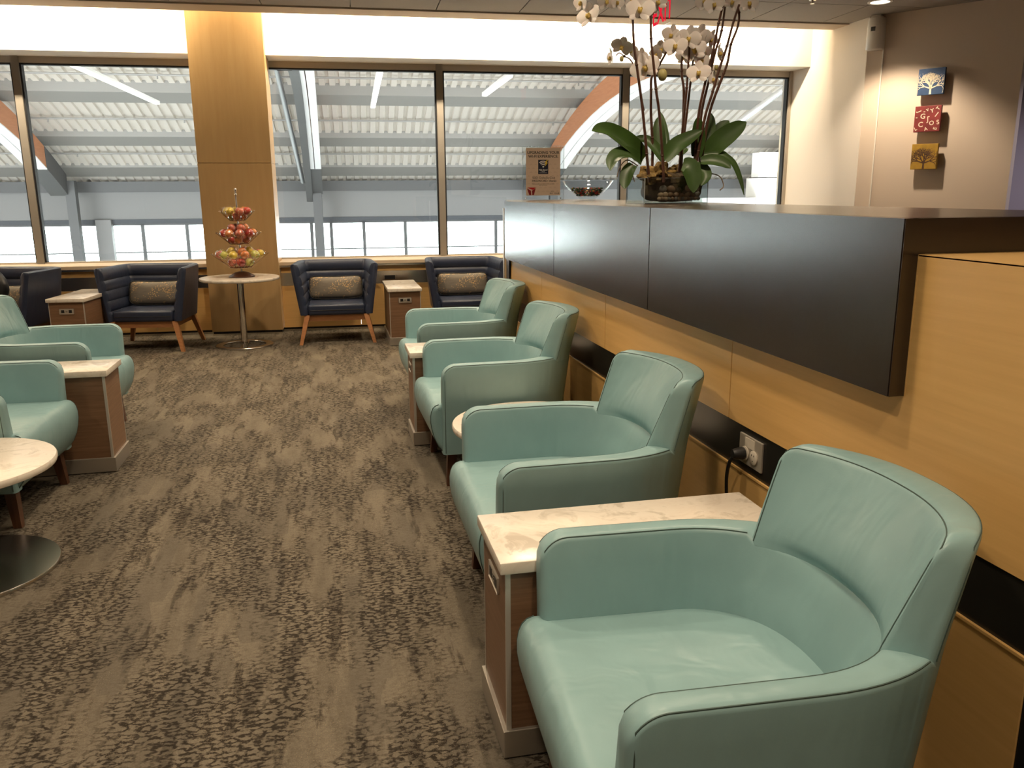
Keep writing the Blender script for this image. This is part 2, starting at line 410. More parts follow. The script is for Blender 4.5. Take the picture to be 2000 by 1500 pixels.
# column
cm = MB().box(-1.30, -.545, -.145, .3, .045, 1.843).box(-1.30, -.545, -.145, .3, 1.849, 4.0)
cm.box(-1.295, -.55, -.14, .3, 1.84, 1.85)
co_ = wallthing(cm, 'wall_column', M['maple_v'])
wallthing(MB().box(-1.29, -.555, -.125, .3, 0, .045), 'trim_7', M['black'])
wallthing(MB().box(-1.295, -.55, -.14, -.125, 0, .020), 'baseboard_column', M['steel'])
# right side walls
X1 = 5.71
struct(MB().box(X1, X1+.15, 8.36, 10.05, 0, 4.0).build('wall_right', M['whitewall'], smooth=0))
p0 = Vector((5.71, 8.352)); p1 = Vector((6.534, 7.114)); d = (p1-p0).normalized(); nrm = Vector((-d.y, d.x))
if nrm.dot(Vector((1, 1))) < 0: nrm = -nrm
q0, q1 = p0+nrm*.12, p1+nrm*.12
struct(MB().prism([tuple(p0), tuple(p1), tuple(q1), tuple(q0)], 0, CZ+.05).build('wall_pictures', M['tanwall'], smooth=0))
struct(MB().prism([(6.3, 7.95), (9.0, 7.6), (9.0, 7.7), (6.3, 8.05)], 0, CZ+.05).build('wall_recess', M['lilac'], smooth=0))
struct(MB().box(9.0, 9.1, -3, 8, 0, CZ+.05).build('wall_far_right', M['tanwall'], smooth=0))
struct(MB().box(-5.6, -5.5, -3, 9.9, 0, 4.0).build('wall_left', M['tanwall'], smooth=0))
struct(MB().box(-5.6, 9.1, -3.1, -3, 0, CZ+.05).build('wall_back', M['tanwall'], smooth=0))

# ------------------------------------------------------------------ partition with counter
YN, YF, XP = 1.75, 6.37, 1.335
pm = MB()
# framing core
pm.box(XW+.02, 2.1, -1.5, YN-.0, 0, 1.365); pm.box(XW+.02, 2.1, YN+.03, 6.55, 0, 1.40)
struct(pm.build('wall_partition', M['maple'], smooth=0))
fp = MB()
jy = [-1.5, .10, 1.29, 2.66, 4.06, 5.39, 6.58]
for a, b in zip(jy, jy[1:]):
    top = 1.40 if a >= YN else (1.368 if b <= YN else None)
    if top: fp.box(XW, XW+.02, a+.003, b-.003, .722, top)
    else:
        fp.box(XW, XW+.02, a+.003, YN, .722, 1.368); fp.box(XW, XW+.02, YN+.022, b-.003, .722, 1.40); fp.box(XW, XW+.02, YN, YN+.022, .722, 1.368)
    if b > 1.3: fp.box(XW, XW+.02, a+.003, b-.003, .07, .555)
fp.box(XW, 2.1, -1.5, YN-.001, 1.365, 1.370)
struct(fp.build('wall_partition_veneer', M['maple'], smooth=0))
struct(MB().box(XW+.004, XW+.02, -1.5, 6.58, .562, .722).build('trim_8', M['darkband'], smooth=0))
struct(MB().box(XW-.004, XW+.02, -1.5, 6.58, .555, .562).build('trim_9', M['maple'], smooth=0))
struct(MB().box(XW+.006, XW+.02, -1.5, 6.58, .0, .07).build('baseboard_partition', M['steel'], smooth=0))
struct(MB().box(XW+.003, XW+.018, -1.5, 1.29, .07, .555).build('trim_10', M['black'], smooth=0))
struct(MB().box(XW-.012, XW+.02, 6.56, 6.595, 0, 1.40).build('trim_11', M['edge'], smooth=0))

ctr = thing('reception_counter', 'long dark brown wood veneer counter running on top of the maple partition', 'counter', (XP, YN, 1.02))
ys = [0, 3.367-YN, 4.916-YN, YF-YN]
for a, b in zip(ys, ys[1:]):
    MB().box(0, .028, a+.004, b-.004, 0, .434).build('front_panel', M['wenge'], ctr, smooth=0)
eb = MB().box(0.002, .044, .0, .0035, 0, .434).box(.044, 1.2, .0, .0200, .350, .434)
MB().box(.0285, .044, .004, YF-YN-.004, 0.002, .399).box(.020, .0283, .01, YF-YN-.004, .004, .43).build('backing', M['gasket'], ctr, smooth=0)
eb.build('end_panel', M['wenge'], ctr, smooth=0)
tp = MB().prism([(.028, 0.0205), (.028, YF-YN), (.285, 7.7-YN), (1.12, 7.7-YN), (1.0, 3.6), (.85, 2.4), (.85, 0.0205)], .400, .4345)
tp.build('countertop', M['wenge_top'], ctr, smooth=0)
sd = MB().prism([(.05, 4.85), (.03, YF-YN-.02), (.30, 7.68-YN), (1.10, 7.68-YN), (1.05, 4.85)], -1.02, .3995)
sd.build('far_end_body', M['wenge'], ctr, smooth=0)
MB().box(.0442, .0452, -.004, .0, .0, .30).build('edge_strip', M['maple'], ctr, smooth=0)
# ------------------------------------------------------------------ teal tub armchair (front = +x, left = +y)
IN = [(.18, .20, .290), (.46, .225, .302), (.67, .305, .338), (.90, .395, .405)]
OUT = [(.18, .365, .375), (.67, .430, .405), (.90, .488, .418)]
AF = .345; AH = .670
def plan(tab, z, st):
    a, b = interp(z, tab)
    if st[0] == 's': return Vector((st[1], st[2]*b, z))
    th = st[1]; e = 2/2.25
    cs, sn = math.cos(th), math.sin(th)
    return Vector((-a*abs(sn)**e, math.copysign(abs(cs)**e, cs)*b, z))
def armchair():
    root = thing('tub_armchair', 'x', 'armchair')
    R = .075
    sts = []
    for inset, x in ((.020, AF), (.008, AF-.004), (0, AF-.014)): sts.append((('s', x, 1), inset))
    for k in range(1, 9): sts.append((('s', AF-.014-R*k/8, 1), 0))
    for x in (.18, .10, .04): sts.append((('s', x, 1), 0))
    arc = [(('a', PI*k/36), 0) for k in range(0, 37)]
    sts = sts+arc+[((s[0], s[1], -1), i) for s, i in reversed(sts)]
    rings = []; tops_in = []; tops_out = []
    r = .016
    for st, inset in sts:
        x = st[1] if st[0] == 's' else 0
        zt = AH
        if st[0] == 's' and x > AF-R: zt = AH-R+math.sqrt(max(0, R*R-(x-(AF-R))**2))
        if st[0] == 'a' and .62 < st[1] < PI-.62: zt = .652
        ring = []
        fi = inset/.075
        def P(z, f):
            a = plan(IN, z, st); b = plan(OUT, z, st)
            return a.lerp(b, fi+(1-2*fi)*f)
        for z in (.19, .30, .40, .46, .53, .59):
            ring.append(P(min(z, zt-r-.002), 0))
        wd = (plan(OUT, zt, st)-plan(IN, zt, st)).length
        for k in range(5):
            al = PI/2*k/4
            ring.append(P(zt-r+r*math.sin(al), r/wd*(1-math.cos(al))))
        ring.append(P(zt+.002, .5))
        for k in range(5):
            al = PI/2*(1-k/4)
            ring.append(P(zt-r+r*math.sin(al), 1-r/wd*(1-math.cos(al))))
        for z in (.59, .50, .40, .30, .19):
            ring.append(P(min(z, zt-r-.002), 1))
        rings.append(ring)
        tops_in.append(ring[8]); tops_out.append(ring[14])
    fr = MB().loft(rings).build('arm_shell', M['teal'], root, 50)
    sg = [i for i, (st, _) in enumerate(sts) if st[0] == 's' or st[1] < .62 or st[1] > PI-.62]
    for src in (tops_in, tops_out):
        for half in (0, 1):
            idx = [i for i in sg if (i < len(sts)/2) == (half == 0)]
            if half == 1: idx = idx[::-1]
            idx = idx[2:]
            pts = [src[i] for i in idx]
            side = 1 if half == 0 else -1
            f0 = pts[0].copy()
            yb = plan(IN if src is tops_in else OUT, .20, ('s', f0.x, side)).y
            off = .004*side*(1 if src is tops_out else -1)
            pts = [Vector((f0.x+.001, yb, .20)), Vector((f0.x+.001, f0.y, f0.z-.05))]+pts
            MB().tube(pts, .0018, 5).build('piping', M['seam'], fr)
    # raised backrest with wings
    n = 34; rings = []; ft = []; ot = []
    T0, T1 = math.radians(37), math.radians(43)
    def bp(tab, z, t):
        k = min(1, max(0, (z-.655)/(.89-.655)))
        th0 = lerp(T0, T1, k); th = lerp(th0, PI-th0, t)
        return plan(tab, z, ('a', th))
    tt = [0, .006, .018, .035, .06, .09, .12]+[.15+.7*k/20 for k in range(21)]+[1-q for q in (.12, .09, .06, .035, .018, .006, 0)]
    for t in tt:
        u = min(t, 1-t); fi = {0: .16, .006: .06, .018: .015}.get(round(u, 4), 0)
        Rc = .06
        zt = .892
        if u < Rc: zt = .892-.045+.045*math.sqrt(max(0, 1-((Rc-u)/Rc)**2))
        rr = .018
        bul = math.sin(PI*min(1, max(0, (t-.05)/.9)))
        def Q(z, f):
            return bp(IN, z, t).lerp(bp(OUT, z, t), fi+(1-2*fi)*f)
        ring = []
        for z in (.640, .650, .658, .668, .685, .71, .75, .80, .845):
            z = min(z, zt-rr-.003)
            p = Q(z, 0)
            bb = interp(z, [(.640, -.004), (.655, .006), (.668, .020), (.70, .030), (.75, .028), (.80, .019), (.85, .010)])[0]*bul
            ring.append(p+Vector((bb, 0, 0)))
        wd = (bp(OUT, zt, t)-bp(IN, zt, t)).length
        for k in range(5):
            al = PI/2*k/4; ring.append(Q(zt-rr+rr*math.sin(al), rr/wd*(1-math.cos(al))))
        ring.append(Q(zt+.003, .5))
        for k in range(5):
            al = PI/2*(1-k/4); ring.append(Q(zt-rr+rr*math.sin(al), 1-rr/wd*(1-math.cos(al))))
        for z in (.83, .77, .71, .655, .640):
            ring.append(Q(min(z, zt-rr-.003), 1.0))
        rings.append(ring); ft.append(ring[11].copy()); ot.append(ring[17].copy())
    bk = MB().loft(rings).build('backrest', M['teal_back'], root, 50)
    a = [rings[2][j] for j in (1, 3, 5, 6, 7, 8)]+ft[2:-2]+[rings[-3][j] for j in (8, 7, 6, 5, 3, 1)]
    MB().tube(a, .0016, 5).build('piping', M['seam'], bk)
    b = [rings[2][j] for j in (23, 22, 21, 20)]+ot[2:-2]+[rings[-3][j] for j in (20, 21, 22, 23)]
    for q in (0, -1):
        e0, e1 = rings[q][1], rings[q][-2]
        MB().tube([e0.lerp(e1, f)+Vector((.004, 0, -.001)) for f in (-.05, .2, .5, .8, 1.03)], .0022, 5).build('piping', M['seam'], bk)
    MB().tube(b, .0016, 5).build('piping', M['seam'], bk)
    # seat: one T cushion, a single skin from the back edge over the front
    sb = MB(); W = .352
    prof = [(.338, .457), (.360, .4565), (.378, .450), (.391, .438), (.399, .420), (.404, .395), (.404, .360), (.398, .320), (.386, .275), (.368, .235), (.346, .205), (.334, .192)]
    rows = []
    for i in range(26):
        x = -.238+i*(.338+.238)/26
        hw = .318*math.sqrt(max(.004, 1-(x/.245)**2)) if x < 0 else .318
        if x > .310: hw = lerp(.318, W, min(1, (x-.310)/.028))
        rows.append((x, .457, hw, 0))
    for x, z in prof: rows.append((x, z, W, 1))
    grid = []
    for x, z, hw, frt in rows:
        row = []
        for f, dr in [(-1, .030), (-.985, .008), (-.955, 0)]+[(q/8, 0) for q in range(-7, 8)]+[(.955, 0), (.985, .008), (1, .030)]:
            y = f*hw
            if frt and z < .445: row.append((x-dr*.9, y, z))
            elif frt: row.append((x-dr*.5, y, z-dr*.7+.010*(1-(y/W)**2)))
            else: row.append((x, y, z-dr+.010*(1-(y/W)**2)-.016*math.exp(-((x-.04)/.15)**2-(y/.17)**2)))
        lo = (.33, row[0][1]*.985, min(z, row[0][2])) if frt else (x, row[0][1], .20)
        hi = (.33, row[-1][1]*.985, min(z, row[-1][2])) if frt else (x, row[-1][1], .20)
        grid.append([lo]+row+[hi])
    sb.loft(grid, closed=False)
    seat = sb.build('seat', M['teal'], root, 60)
    prof = [(.30, .4)]*3+prof[1:]
    for sy in (-1, 1):
        f = .97*sy
        MB().tube([(x-.0015, f*W, z-.0005) for x, z in prof[3:]], .0018, 5).build('piping', M['seam'], seat)
    MB().box(-.26, .31, -.30, .30, .185, .215).build('underframe', M['black'], root, smooth=0)
    for lx in (1, -1):
        for ly in (1, -1):
            x, y = (.285 if lx > 0 else -.24), .285*ly
            a, b = .026, .018
            dx, dy = .02*lx, .02*ly
            MB().hexa([(x+dx-b, y+dy-b, 0), (x+dx+b, y+dy-b, 0), (x+dx+b, y+dy+b, 0), (x+dx-b, y+dy+b, 0),
                       (x-a, y-a, .20), (x+a, y-a, .20), (x+a, y+a, .20), (x-a, y+a, .20)]).build('leg', M['walnut'], root, smooth=0)
    return root
G1 = 'teal armchairs along the counter partition'
ac = armchair()
ac.location = (.808, 1.535, 0); ac.rotation_euler = (0, 0, PI-.045)
ac['label'] = 'teal leather tub armchair nearest in the row along the counter, creased seat, lower right'
ac['group'] = G1
dup(ac, (.834, 2.850, 0), PI, 'teal leather tub armchair just beyond the marble table with the plugged-in outlet beside it', G1)
dup(ac, (.862, 4.480, 0), PI+.02, 'third teal tub armchair along the counter, next to the narrow marble side table', G1)
dup(ac, (.885, 5.865, 0), PI+.02, 'farthest teal tub armchair of the counter row, in front of a navy lounge chair', G1)
G2 = 'teal armchairs on the opposite side of the aisle'
dup(ac, (-1.765, 5.675, 0), -.03, 'teal tub armchair across the aisle, between navy chairs and the square marble table', G2)
dup(ac, (-1.785, 4.385, 0), -.05, 'teal tub armchair across the aisle beside the low round marble table', G2)

# ------------------------------------------------------------------ oak box side tables (end panel with outlet = +x end, slab length along x)
def outlet_parts(root, x, y, z, rot=0.0):
    pl = MB().box(0, .004, -.066, .066, -.026, .026, .006, 2).build('outlet_plate', M['plate'], root)
    pl.location = (x, y, z); pl.rotation_euler = (0, 0, rot)
    for yy in (-.034, .034):
        MB().box(.004, .0055, yy-.014, yy+.014, -.013, .013).build('socket', M['black'], pl, smooth=0)
    MB().box(.004, .0055, -.008, .008, .003, .006).box(.004, .0055, -.008, .008, -.006, -.003).build('usb_port', M['black'], pl, smooth=0)
    return pl
def box_table(h=.585, Lx=.85, Wy=.345):
    r = thing('side_table', 'x', 'side table')
    sl = MB().box(-Lx, 0, -Wy/2, Wy/2, h-.034, h, .004, 2).build('marble_top', M['marble'], r)
    MB().box(-Lx+.01, -.018, -Wy/2+.016, Wy/2-.016, .083, h-.034).build('cabinet', M['oak'], r, smooth=0)
    for s in (-1, 1):
        y = s*(Wy/2-.0165)
        MB().box(-.030, -.0165, min(y, y+.0025*s), max(y, y+.0025*s), .083, h-.034).box(-.0180, -.0160, min(y, y-.004*s), max(y, y-.004*s), .083, h-.034).build('corner_trim', M['edge'], r, smooth=0)
    MB().box(-Lx+.008, -.006, -Wy/2+.004, Wy/2-.004, 0.004, .086, .002).build('plinth', M['plinth'], r, smooth=0)
    MB().box(-Lx+.03, -.02, -Wy/2+.02, Wy/2-.02, 0, .004).build('glide', M['black'], r, smooth=0)
    outlet_parts(r, -.018, 0, h-.034-.085)
    return r
bt = box_table()
bt.location = (.388, 2.116, 0); bt.rotation_euler = (0, 0, PI)
bt['label'] = 'oak side table with rectangular marble top between the two nearest teal armchairs'; 
G3 = 'oak and marble side tables with outlets'; bt['group'] = G3
dup(bt, (.440, 5.080, 0), PI, 'narrow oak side table with marble top between the two farthest counter armchairs', G3)
btl = dup(bt, (-1.228, 4.985, 0), 0, 'oak side table with marble top across the aisle, steel plinth facing the walkway', G3)
for ch in [o for o in C.objects if o.parent == btl and o.name.startswith('outlet_plate')]:
    for sub in [o for o in C.objects if o.parent == ch]: bpy.data.objects.remove(sub)
    bpy.data.objects.remove(ch)
bt2 = dup(bt, (.727, 8.40, 0), -PI/2+.0, 'oak side table between two navy chairs under the wall outlet', G3)
bt3 = dup(bt, (-2.425, 8.385, 0), -PI/2-.12, 'oak side table between the navy chairs left of the maple column', G3)

# ------------------------------------------------------------------ round pedestal tables
def round_table(name, h, rt, rb, ring, th):
    r = thing(name, 'x', 'table')
    top = [(rt-.012, h-th), (rt-.003, h-th+.004), (rt, h-th+.012), (rt, h-.008), (rt-.004, h-.001), (rt-.012, h), (.01, h)]
    MB().lathe([(.01, h-th)]+top, 72).build('marble_top', M['marble'], r)
    if ring:
        b = MB(); rings = []
        for k in range(64):
            t = 2*PI*k/64; c, s = math.cos(t), math.sin(t)
            rings.append([(c*q, s*q, z) for q, z in ((rb, 0), (rb, .012), (rb-.004, .016), (rb-.07, .016), (rb-.074, .012), (rb-.074, 0))])
        b.loft(rings, loop=True); b.box(-.03, .03, -rb+.02, rb-.02, 0, .014)
        b.build('base_ring', M['steel'], r)
    else:
        MB().lathe([(.01, 0), (rb, 0), (rb, .012), (rb-.004, .017), (rb-.05, .019), (.03, .024)], 72).build('base_disc', M['steel'], r)
    MB().lathe([(.034, .014), (.034, h-th-.012)], 24).build('pole', M['chrome'] if ring else M['steel'], r)
    MB().lathe([(.10, h-th-.014), (.10, h-th)], 24).build('top_flange', M['black'], r)
    return r
rt = round_table('pedestal_table', .705, .392, .285, True, .030)
rt.location = (-.90, 8.83, 0); rt['label'] = 'tall round pedestal table with chrome ring foot in front of the maple column'
lt = round_table('pedestal_table',   .468, .390, .355, False, .032)
lt.location = (-1.545, 3.585, 0); lt['label'] = 'low round marble table with polished steel disc base at left edge'; lt['group'] = 'low round marble tables'
dup(lt, (.905, 3.665, 0), 0, 'low round marble table mostly hidden between the second and third counter armchairs', 'low round marble tables')

# ------------------------------------------------------------------ navy channel-back lounge chairs (front = -y)
def navy_chair():
    root = thing('lounge_chair', 'x', 'lounge chair')
    D = .62
    def path(z):   # plan of the inner face: front-left tip, back corners, front-right tip
        k = (z-.30)/.52
        hwF = lerp(.292, .372, k); hwB = lerp(.280, .330, k)
        yB = lerp(.235, .275, k); yF = lerp(-.345, -.30, k)
        return hwF, hwB, yB, yF
    def stations(z):
        hwF, hwB, yB, yF = path(z); rc = .045; pts = []
        for k in range(8): pts.append((Vector((-lerp(hwF, hwB, k/8*.93), lerp(yF, yB, k/8*.93))), Vector((-1, 0))))
        for k in range(7):
            t = k/6*PI/2; pts.append((Vector((-hwB+rc-rc*math.cos(t), yB-rc+rc*math.sin(t))), Vector((-math.cos(t), math.sin(t)))))
        for k in range(1, 10): pts.append((Vector((lerp(-hwB+rc, hwB-rc, k/10), yB)), Vector((0, 1))))
        for k in range(7):
            t = PI/2-k/6*PI/2; pts.append((Vector((hwB-rc+rc*math.cos(t), yB-rc+rc*math.sin(t))), Vector((math.cos(t), math.sin(t)))))
        for k in range(8)[::-1]: pts.append((Vector((lerp(hwF, hwB, k/8*.93), lerp(yF, yB, k/8*.93))), Vector((1, 0))))
        return pts
    zs = []; nch = 5; z0, z1 = .300, .800
    for c in range(nch):
        for k in range(7): zs.append((z0+(z1-z0)*(c+k/7)/nch, .014*math.sin(PI*(k/7))**.5 if k else 0.0))
    zs.append((z1, 0.004))
    nst = len(stations(.5)); rings = []
    prof_th = .075
    for i in range(-2, nst+2):
        j = min(max(i, 0), nst-1); ex = {-2: (.018, .032), -1: (.008, .012), nst: (.008, .012), nst+1: (.018, .032)}.get(i, (0, 0))
        ring = []
        fy = -1 if (i < 0 or i >= nst) else 0
        def pp(z, off):
            p, nn = stations(z)[j]
            if fy:
                mid = prof_th/2; off = mid+(off-mid)*(1-ex[1]/.045)
            q = p+nn*off
            return Vector((q.x, q.y-(ex[0] if fy else 0), z))
        for z, bl in zs: ring.append(pp(z, -bl+.004))
        zt = .822
        for k in range(1, 6):
            t = PI*k/6; ring.append(pp(z1+(zt-z1)*math.sin(t), prof_th/2-(prof_th/2-.0)*math.cos(t)))
        for z in (.78, .65, .5, .4, .30): ring.append(pp(z, prof_th))
        rings.append(ring)
    MB().loft(rings).build('shell', M['navy'], root, 35)
    s = MB().box(-.288, .288, -.365, .25, .295, .405, .022, 3)
    st = s.build('seat_cushion', M['navy'], root, 50)
    MB().tube([(-.27, -.366, .348), (.27, -.366, .348)], .003, 6).build('piping', M['piping'], st)
    fr = MB()
    fr.box(-.30, .30, -.335, -.30, .235, .297); fr.box(-.28, .28, .20, .235, .235, .297)
    for sx in (-1, 1): fr.box(min(sx*.30, sx*.27), max(sx*.30, sx*.27), -.33, .23, .235, .297)
    fr.build('frame', M['cherry'], root, smooth=0)
    for sx in (-1, 1):
        for sy in (-1, 1):
            x, y = sx*.30, (-.325 if sy < 0 else .215); a, b = .026, .017; dx, dy = sx*.075, sy*(.075)
            MB().hexa([(x+dx-b, y+dy-b, 0), (x+dx+b, y+dy-b, 0), (x+dx+b, y+dy+b, 0), (x+dx-b, y+dy+b, 0),
                       (x-a, y-a, .299), (x+a, y-a, .299), (x+a, y+a, .299), (x-a, y+a, .299)]).build('leg', M['cherry'], root, smooth=0)
    return root
def pillow(label, loc, rz, tilt):
    r = thing('lumbar_pillow', label, 'pillow', loc, rz, 'gold-flecked lumbar pillows')
    W, Hh, Dp = .282, .128, .060
    rings = []; n = 24
    def outline(t, k=1.0):
        c, s = math.cos(t), math.sin(t); e = .32
        return Vector((W*k*math.copysign(abs(c)**e, c), 0, Hh*k*math.copysign(abs(s)**e, s)*(1-.10*(1-abs(c)**2)**2*0)))
    mb = MB(); N = 56
    layers = [(-1.0, .35), (-.93, .60), (-.75, .80), (-.5, .92), (-.22, .985), (0, 1.0), (.22, .985), (.5, .92), (.75, .80), (.93, .60), (1.0, .35)]
    for y, k in layers:
        rings.append([Vector((p.x, y*Dp, p.z-.018*(1-(p.x/W)**2)*(1 if p.z > 0 else .25))) for p in [outline(2*PI*i/N, k) for i in range(N)]])
    body = mb.loft(rings).build('cover', M['gold'], r, 60); body.rotation_euler = (tilt, 0, 0); body.location = (0, 0, Hh)
    e = MB().tube([Vector((p.x*1.003, -.022, (p.z-.018*(1-(p.x/W)**2)*(1 if p.z > 0 else .25))*1.0)) for p in [outline(2*PI*i/N, .992) for i in range(N)]], .0045, 6, loop=True)
    e.build('piping', M['piping'], body)
    return r
nc = navy_chair()
def put_navy(o, x, y, rz): o.location = (x, y, 0); o.rotation_euler = (0, 0, rz)
G4 = 'navy lounge chairs under the windows'
NV = [(.052, 9.085, -.02, 'navy channel-back lounge chair right of the maple column, beside the outlet table'),
      (1.435, 9.075, -.03, 'navy lounge chair partly hidden behind the counter end and farthest teal chair'),
      (-1.780, 9.075, -.15, 'navy channel-back lounge chair left of the maple column, angled, with pillow'),
      (-3.10, 9.02, -.30, 'navy lounge chair at the far left edge carrying a black backpack')]
for i, (x, y, rz, lb) in enumerate(NV):
    if i == 0: put_navy(nc, x, y, rz); nc['label'] = lb; nc['group'] = G4
    else: dup(nc, (x, y, 0), rz, lb, G4)
    pl = ['gold-flecked grey lumbar pillow on the navy chair right of the column', 'gold-flecked lumbar pillow on the navy chair behind the counter end',
          'gold-flecked lumbar pillow on the angled navy chair left of the column', 'lumbar pillow half hidden behind the backpack at far left'][i]
    px, py = (0.0, .125)
    c, s = math.cos(rz), math.sin(rz)
    pillow(pl, (x+c*px-s*py, y+s*px+c*py, .408), rz, -.22)
# backpack on the far left chair
bpk = thing('backpack', 'black backpack slouched on the navy chair at the far left edge', 'backpack', (-3.21, 8.86, .406), -.35)
def bpf(d): return 1-.12*max(0, d.z)+.06*math.sin(d.x*7+d.z*5)
MB().ell((0, 0, .235), (.19, .12, .235), 22, 14, bpf).build('body', M['black'], bpk)
MB().ell((0.01, -.10, .16), (.14, .055, .13), 18, 10).build('front_pocket', M['black'], bpk)
MB().tube([(-.09, -.152, .22), (0, -.162, .235), (.10, -.148, .22)], .004, 6).build('zipper', M['steel'], bpk)
MB().tube([(-.05, -.02, .45), (-.03, -.03, .50), (.03, -.03, .50), (.05, -.02, .45)], .010, 8).build('grab_handle', M['black'], bpk)
MB().box(.075, .10, -.166, -.160, .125, .145).build('logo_tab', M['white_plastic'], bpk, smooth=0)
# ------------------------------------------------------------------ things on the counter
CT = 1.4545
# orchids (stem, leaf and flower positions in metres)
STEMS=[
  [(1.771, 4.52, 1.652), (1.73, 4.52, 1.955), (1.692, 4.52, 2.17), (1.671, 4.52, 2.287), (1.659, 4.52, 2.426), (1.651, 4.52, 2.525)] ,
  [(1.854, 4.5, 1.643), (1.821, 4.5, 1.931), (1.799, 4.5, 2.051), (1.782, 4.5, 2.169), (1.759, 4.5, 2.325), (1.753, 4.5, 2.441), (1.739, 4.5, 2.524)] ,
  [(1.85, 4.66, 1.768), (1.835, 4.66, 1.945), (1.831, 4.66, 2.069), (1.833, 4.66, 2.151), (1.876, 4.66, 2.218), (1.92, 4.66, 2.292)] ,
  [(1.997, 4.6, 1.697), (2.007, 4.6, 1.9), (2.019, 4.6, 2.066), (2.025, 4.6, 2.229), (2.027, 4.6, 2.366)] ,
  [(2.031, 4.66, 1.734), (2.048, 4.66, 1.905), (2.067, 4.66, 2.115), (2.083, 4.66, 2.28)] ,
  [(2.015, 4.62, 1.817), (2.012, 4.62, 2.068), (1.995, 4.62, 2.166), (1.996, 4.62, 2.264), (2.03, 4.62, 2.329)] ,
  [(2.064, 4.55, 1.695), (2.076, 4.55, 1.938), (2.109, 4.55, 2.119), (2.147, 4.55, 2.281), (2.172, 4.55, 2.425), (2.202, 4.55, 2.552)] ,
  [(2.119, 4.6, 1.732), (2.115, 4.6, 1.943), (2.151, 4.6, 2.126), (2.181, 4.6, 2.274), (2.216, 4.6, 2.396), (2.232, 4.6, 2.564)] ,
  [(2.061, 4.52, 1.678), (2.1, 4.52, 1.919), (2.136, 4.52, 2.043), (2.175, 4.52, 2.181), (2.214, 4.52, 2.302), (2.244, 4.52, 2.422), (2.275, 4.52, 2.518)] ,
  [(2.114, 4.56, 1.73), (2.15, 4.56, 1.965), (2.215, 4.56, 2.147), (2.243, 4.56, 2.229), (2.257, 4.56, 2.318), (2.293, 4.56, 2.415), (2.293, 4.56, 2.495), (2.258, 4.56, 2.541)] ,
  [(1.777, 4.62, 1.965), (1.724, 4.62, 2.168), (1.688, 4.62, 2.232), (1.656, 4.62, 2.247), (1.624, 4.62, 2.266), (1.602, 4.62, 2.249)] ,
  [(2.063, 4.62, 2.217), (2.119, 4.62, 2.21), (2.131, 4.62, 2.153), (2.137, 4.62, 2.128)] ,
]
LEAVES=[
 ( [(1.761, 4.58, 1.696), (1.689, 4.54, 1.761), (1.583, 4.5, 1.815), (1.49, 4.46, 1.844), (1.408, 4.42, 1.839)] , 0.0592 ),
 ( [(1.719, 4.52, 1.694), (1.642, 4.485, 1.725), (1.568, 4.45, 1.715), (1.521, 4.415, 1.682), (1.502, 4.38, 1.632)] , 0.0418 ),
 ( [(1.669, 4.48, 1.664), (1.631, 4.46, 1.626), (1.61, 4.44, 1.577), (1.601, 4.42, 1.536)] , 0.0365 ),
 ( [(1.907, 4.62, 1.689), (1.859, 4.647, 1.767), (1.812, 4.673, 1.811), (1.738, 4.7, 1.816)] , 0.0296 ),
 ( [(1.899, 4.66, 1.717), (1.898, 4.68, 1.794), (1.9, 4.7, 1.872), (1.911, 4.72, 1.946)] , 0.0383 ),
 ( [(1.962, 4.7, 1.736), (1.963, 4.733, 1.824), (1.955, 4.767, 1.912), (1.947, 4.8, 1.975)] , 0.0174 ),
 ( [(1.882, 4.56, 1.696), (1.936, 4.54, 1.762), (1.999, 4.52, 1.803), (2.08, 4.5, 1.852)] , 0.0478 ),
 ( [(2.073, 4.55, 1.712), (2.079, 4.55, 1.788), (2.077, 4.55, 1.855), (2.072, 4.55, 1.93)] , 0.04 ),
 ( [(2.166, 4.66, 1.726), (2.196, 4.68, 1.805), (2.22, 4.7, 1.884), (2.232, 4.72, 1.965)] , 0.0365 ),
 ( [(2.189, 4.7, 1.728), (2.25, 4.733, 1.808), (2.321, 4.767, 1.881), (2.385, 4.8, 1.932)] , 0.0435 ),
 ( [(2.138, 4.55, 1.721), (2.194, 4.517, 1.787), (2.259, 4.483, 1.844), (2.32, 4.45, 1.895)] , 0.0609 ),
 ( [(2.134, 4.62, 1.694), (2.213, 4.647, 1.721), (2.294, 4.673, 1.727), (2.363, 4.7, 1.702)] , 0.0313 ),
 ( [(2.079, 4.5, 1.685), (2.132, 4.473, 1.689), (2.185, 4.447, 1.675), (2.224, 4.42, 1.645)] , 0.0348 ),
 ( [(2.106, 4.52, 1.72), (2.185, 4.49, 1.723), (2.247, 4.46, 1.684), (2.284, 4.43, 1.599), (2.303, 4.4, 1.498)] , 0.0174 ),
 ( [(1.96, 4.48, 1.659), (1.988, 4.46, 1.651), (2.007, 4.44, 1.6), (2.006, 4.42, 1.512)] , 0.0539 ),
 ( [(2.062, 4.52, 1.661), (2.087, 4.493, 1.643), (2.098, 4.467, 1.6), (2.058, 4.44, 1.55)] , 0.0348 ),
 ( [(1.99, 4.62, 1.724), (2.027, 4.64, 1.746), (2.063, 4.66, 1.764)] , 0.0244 ),
]
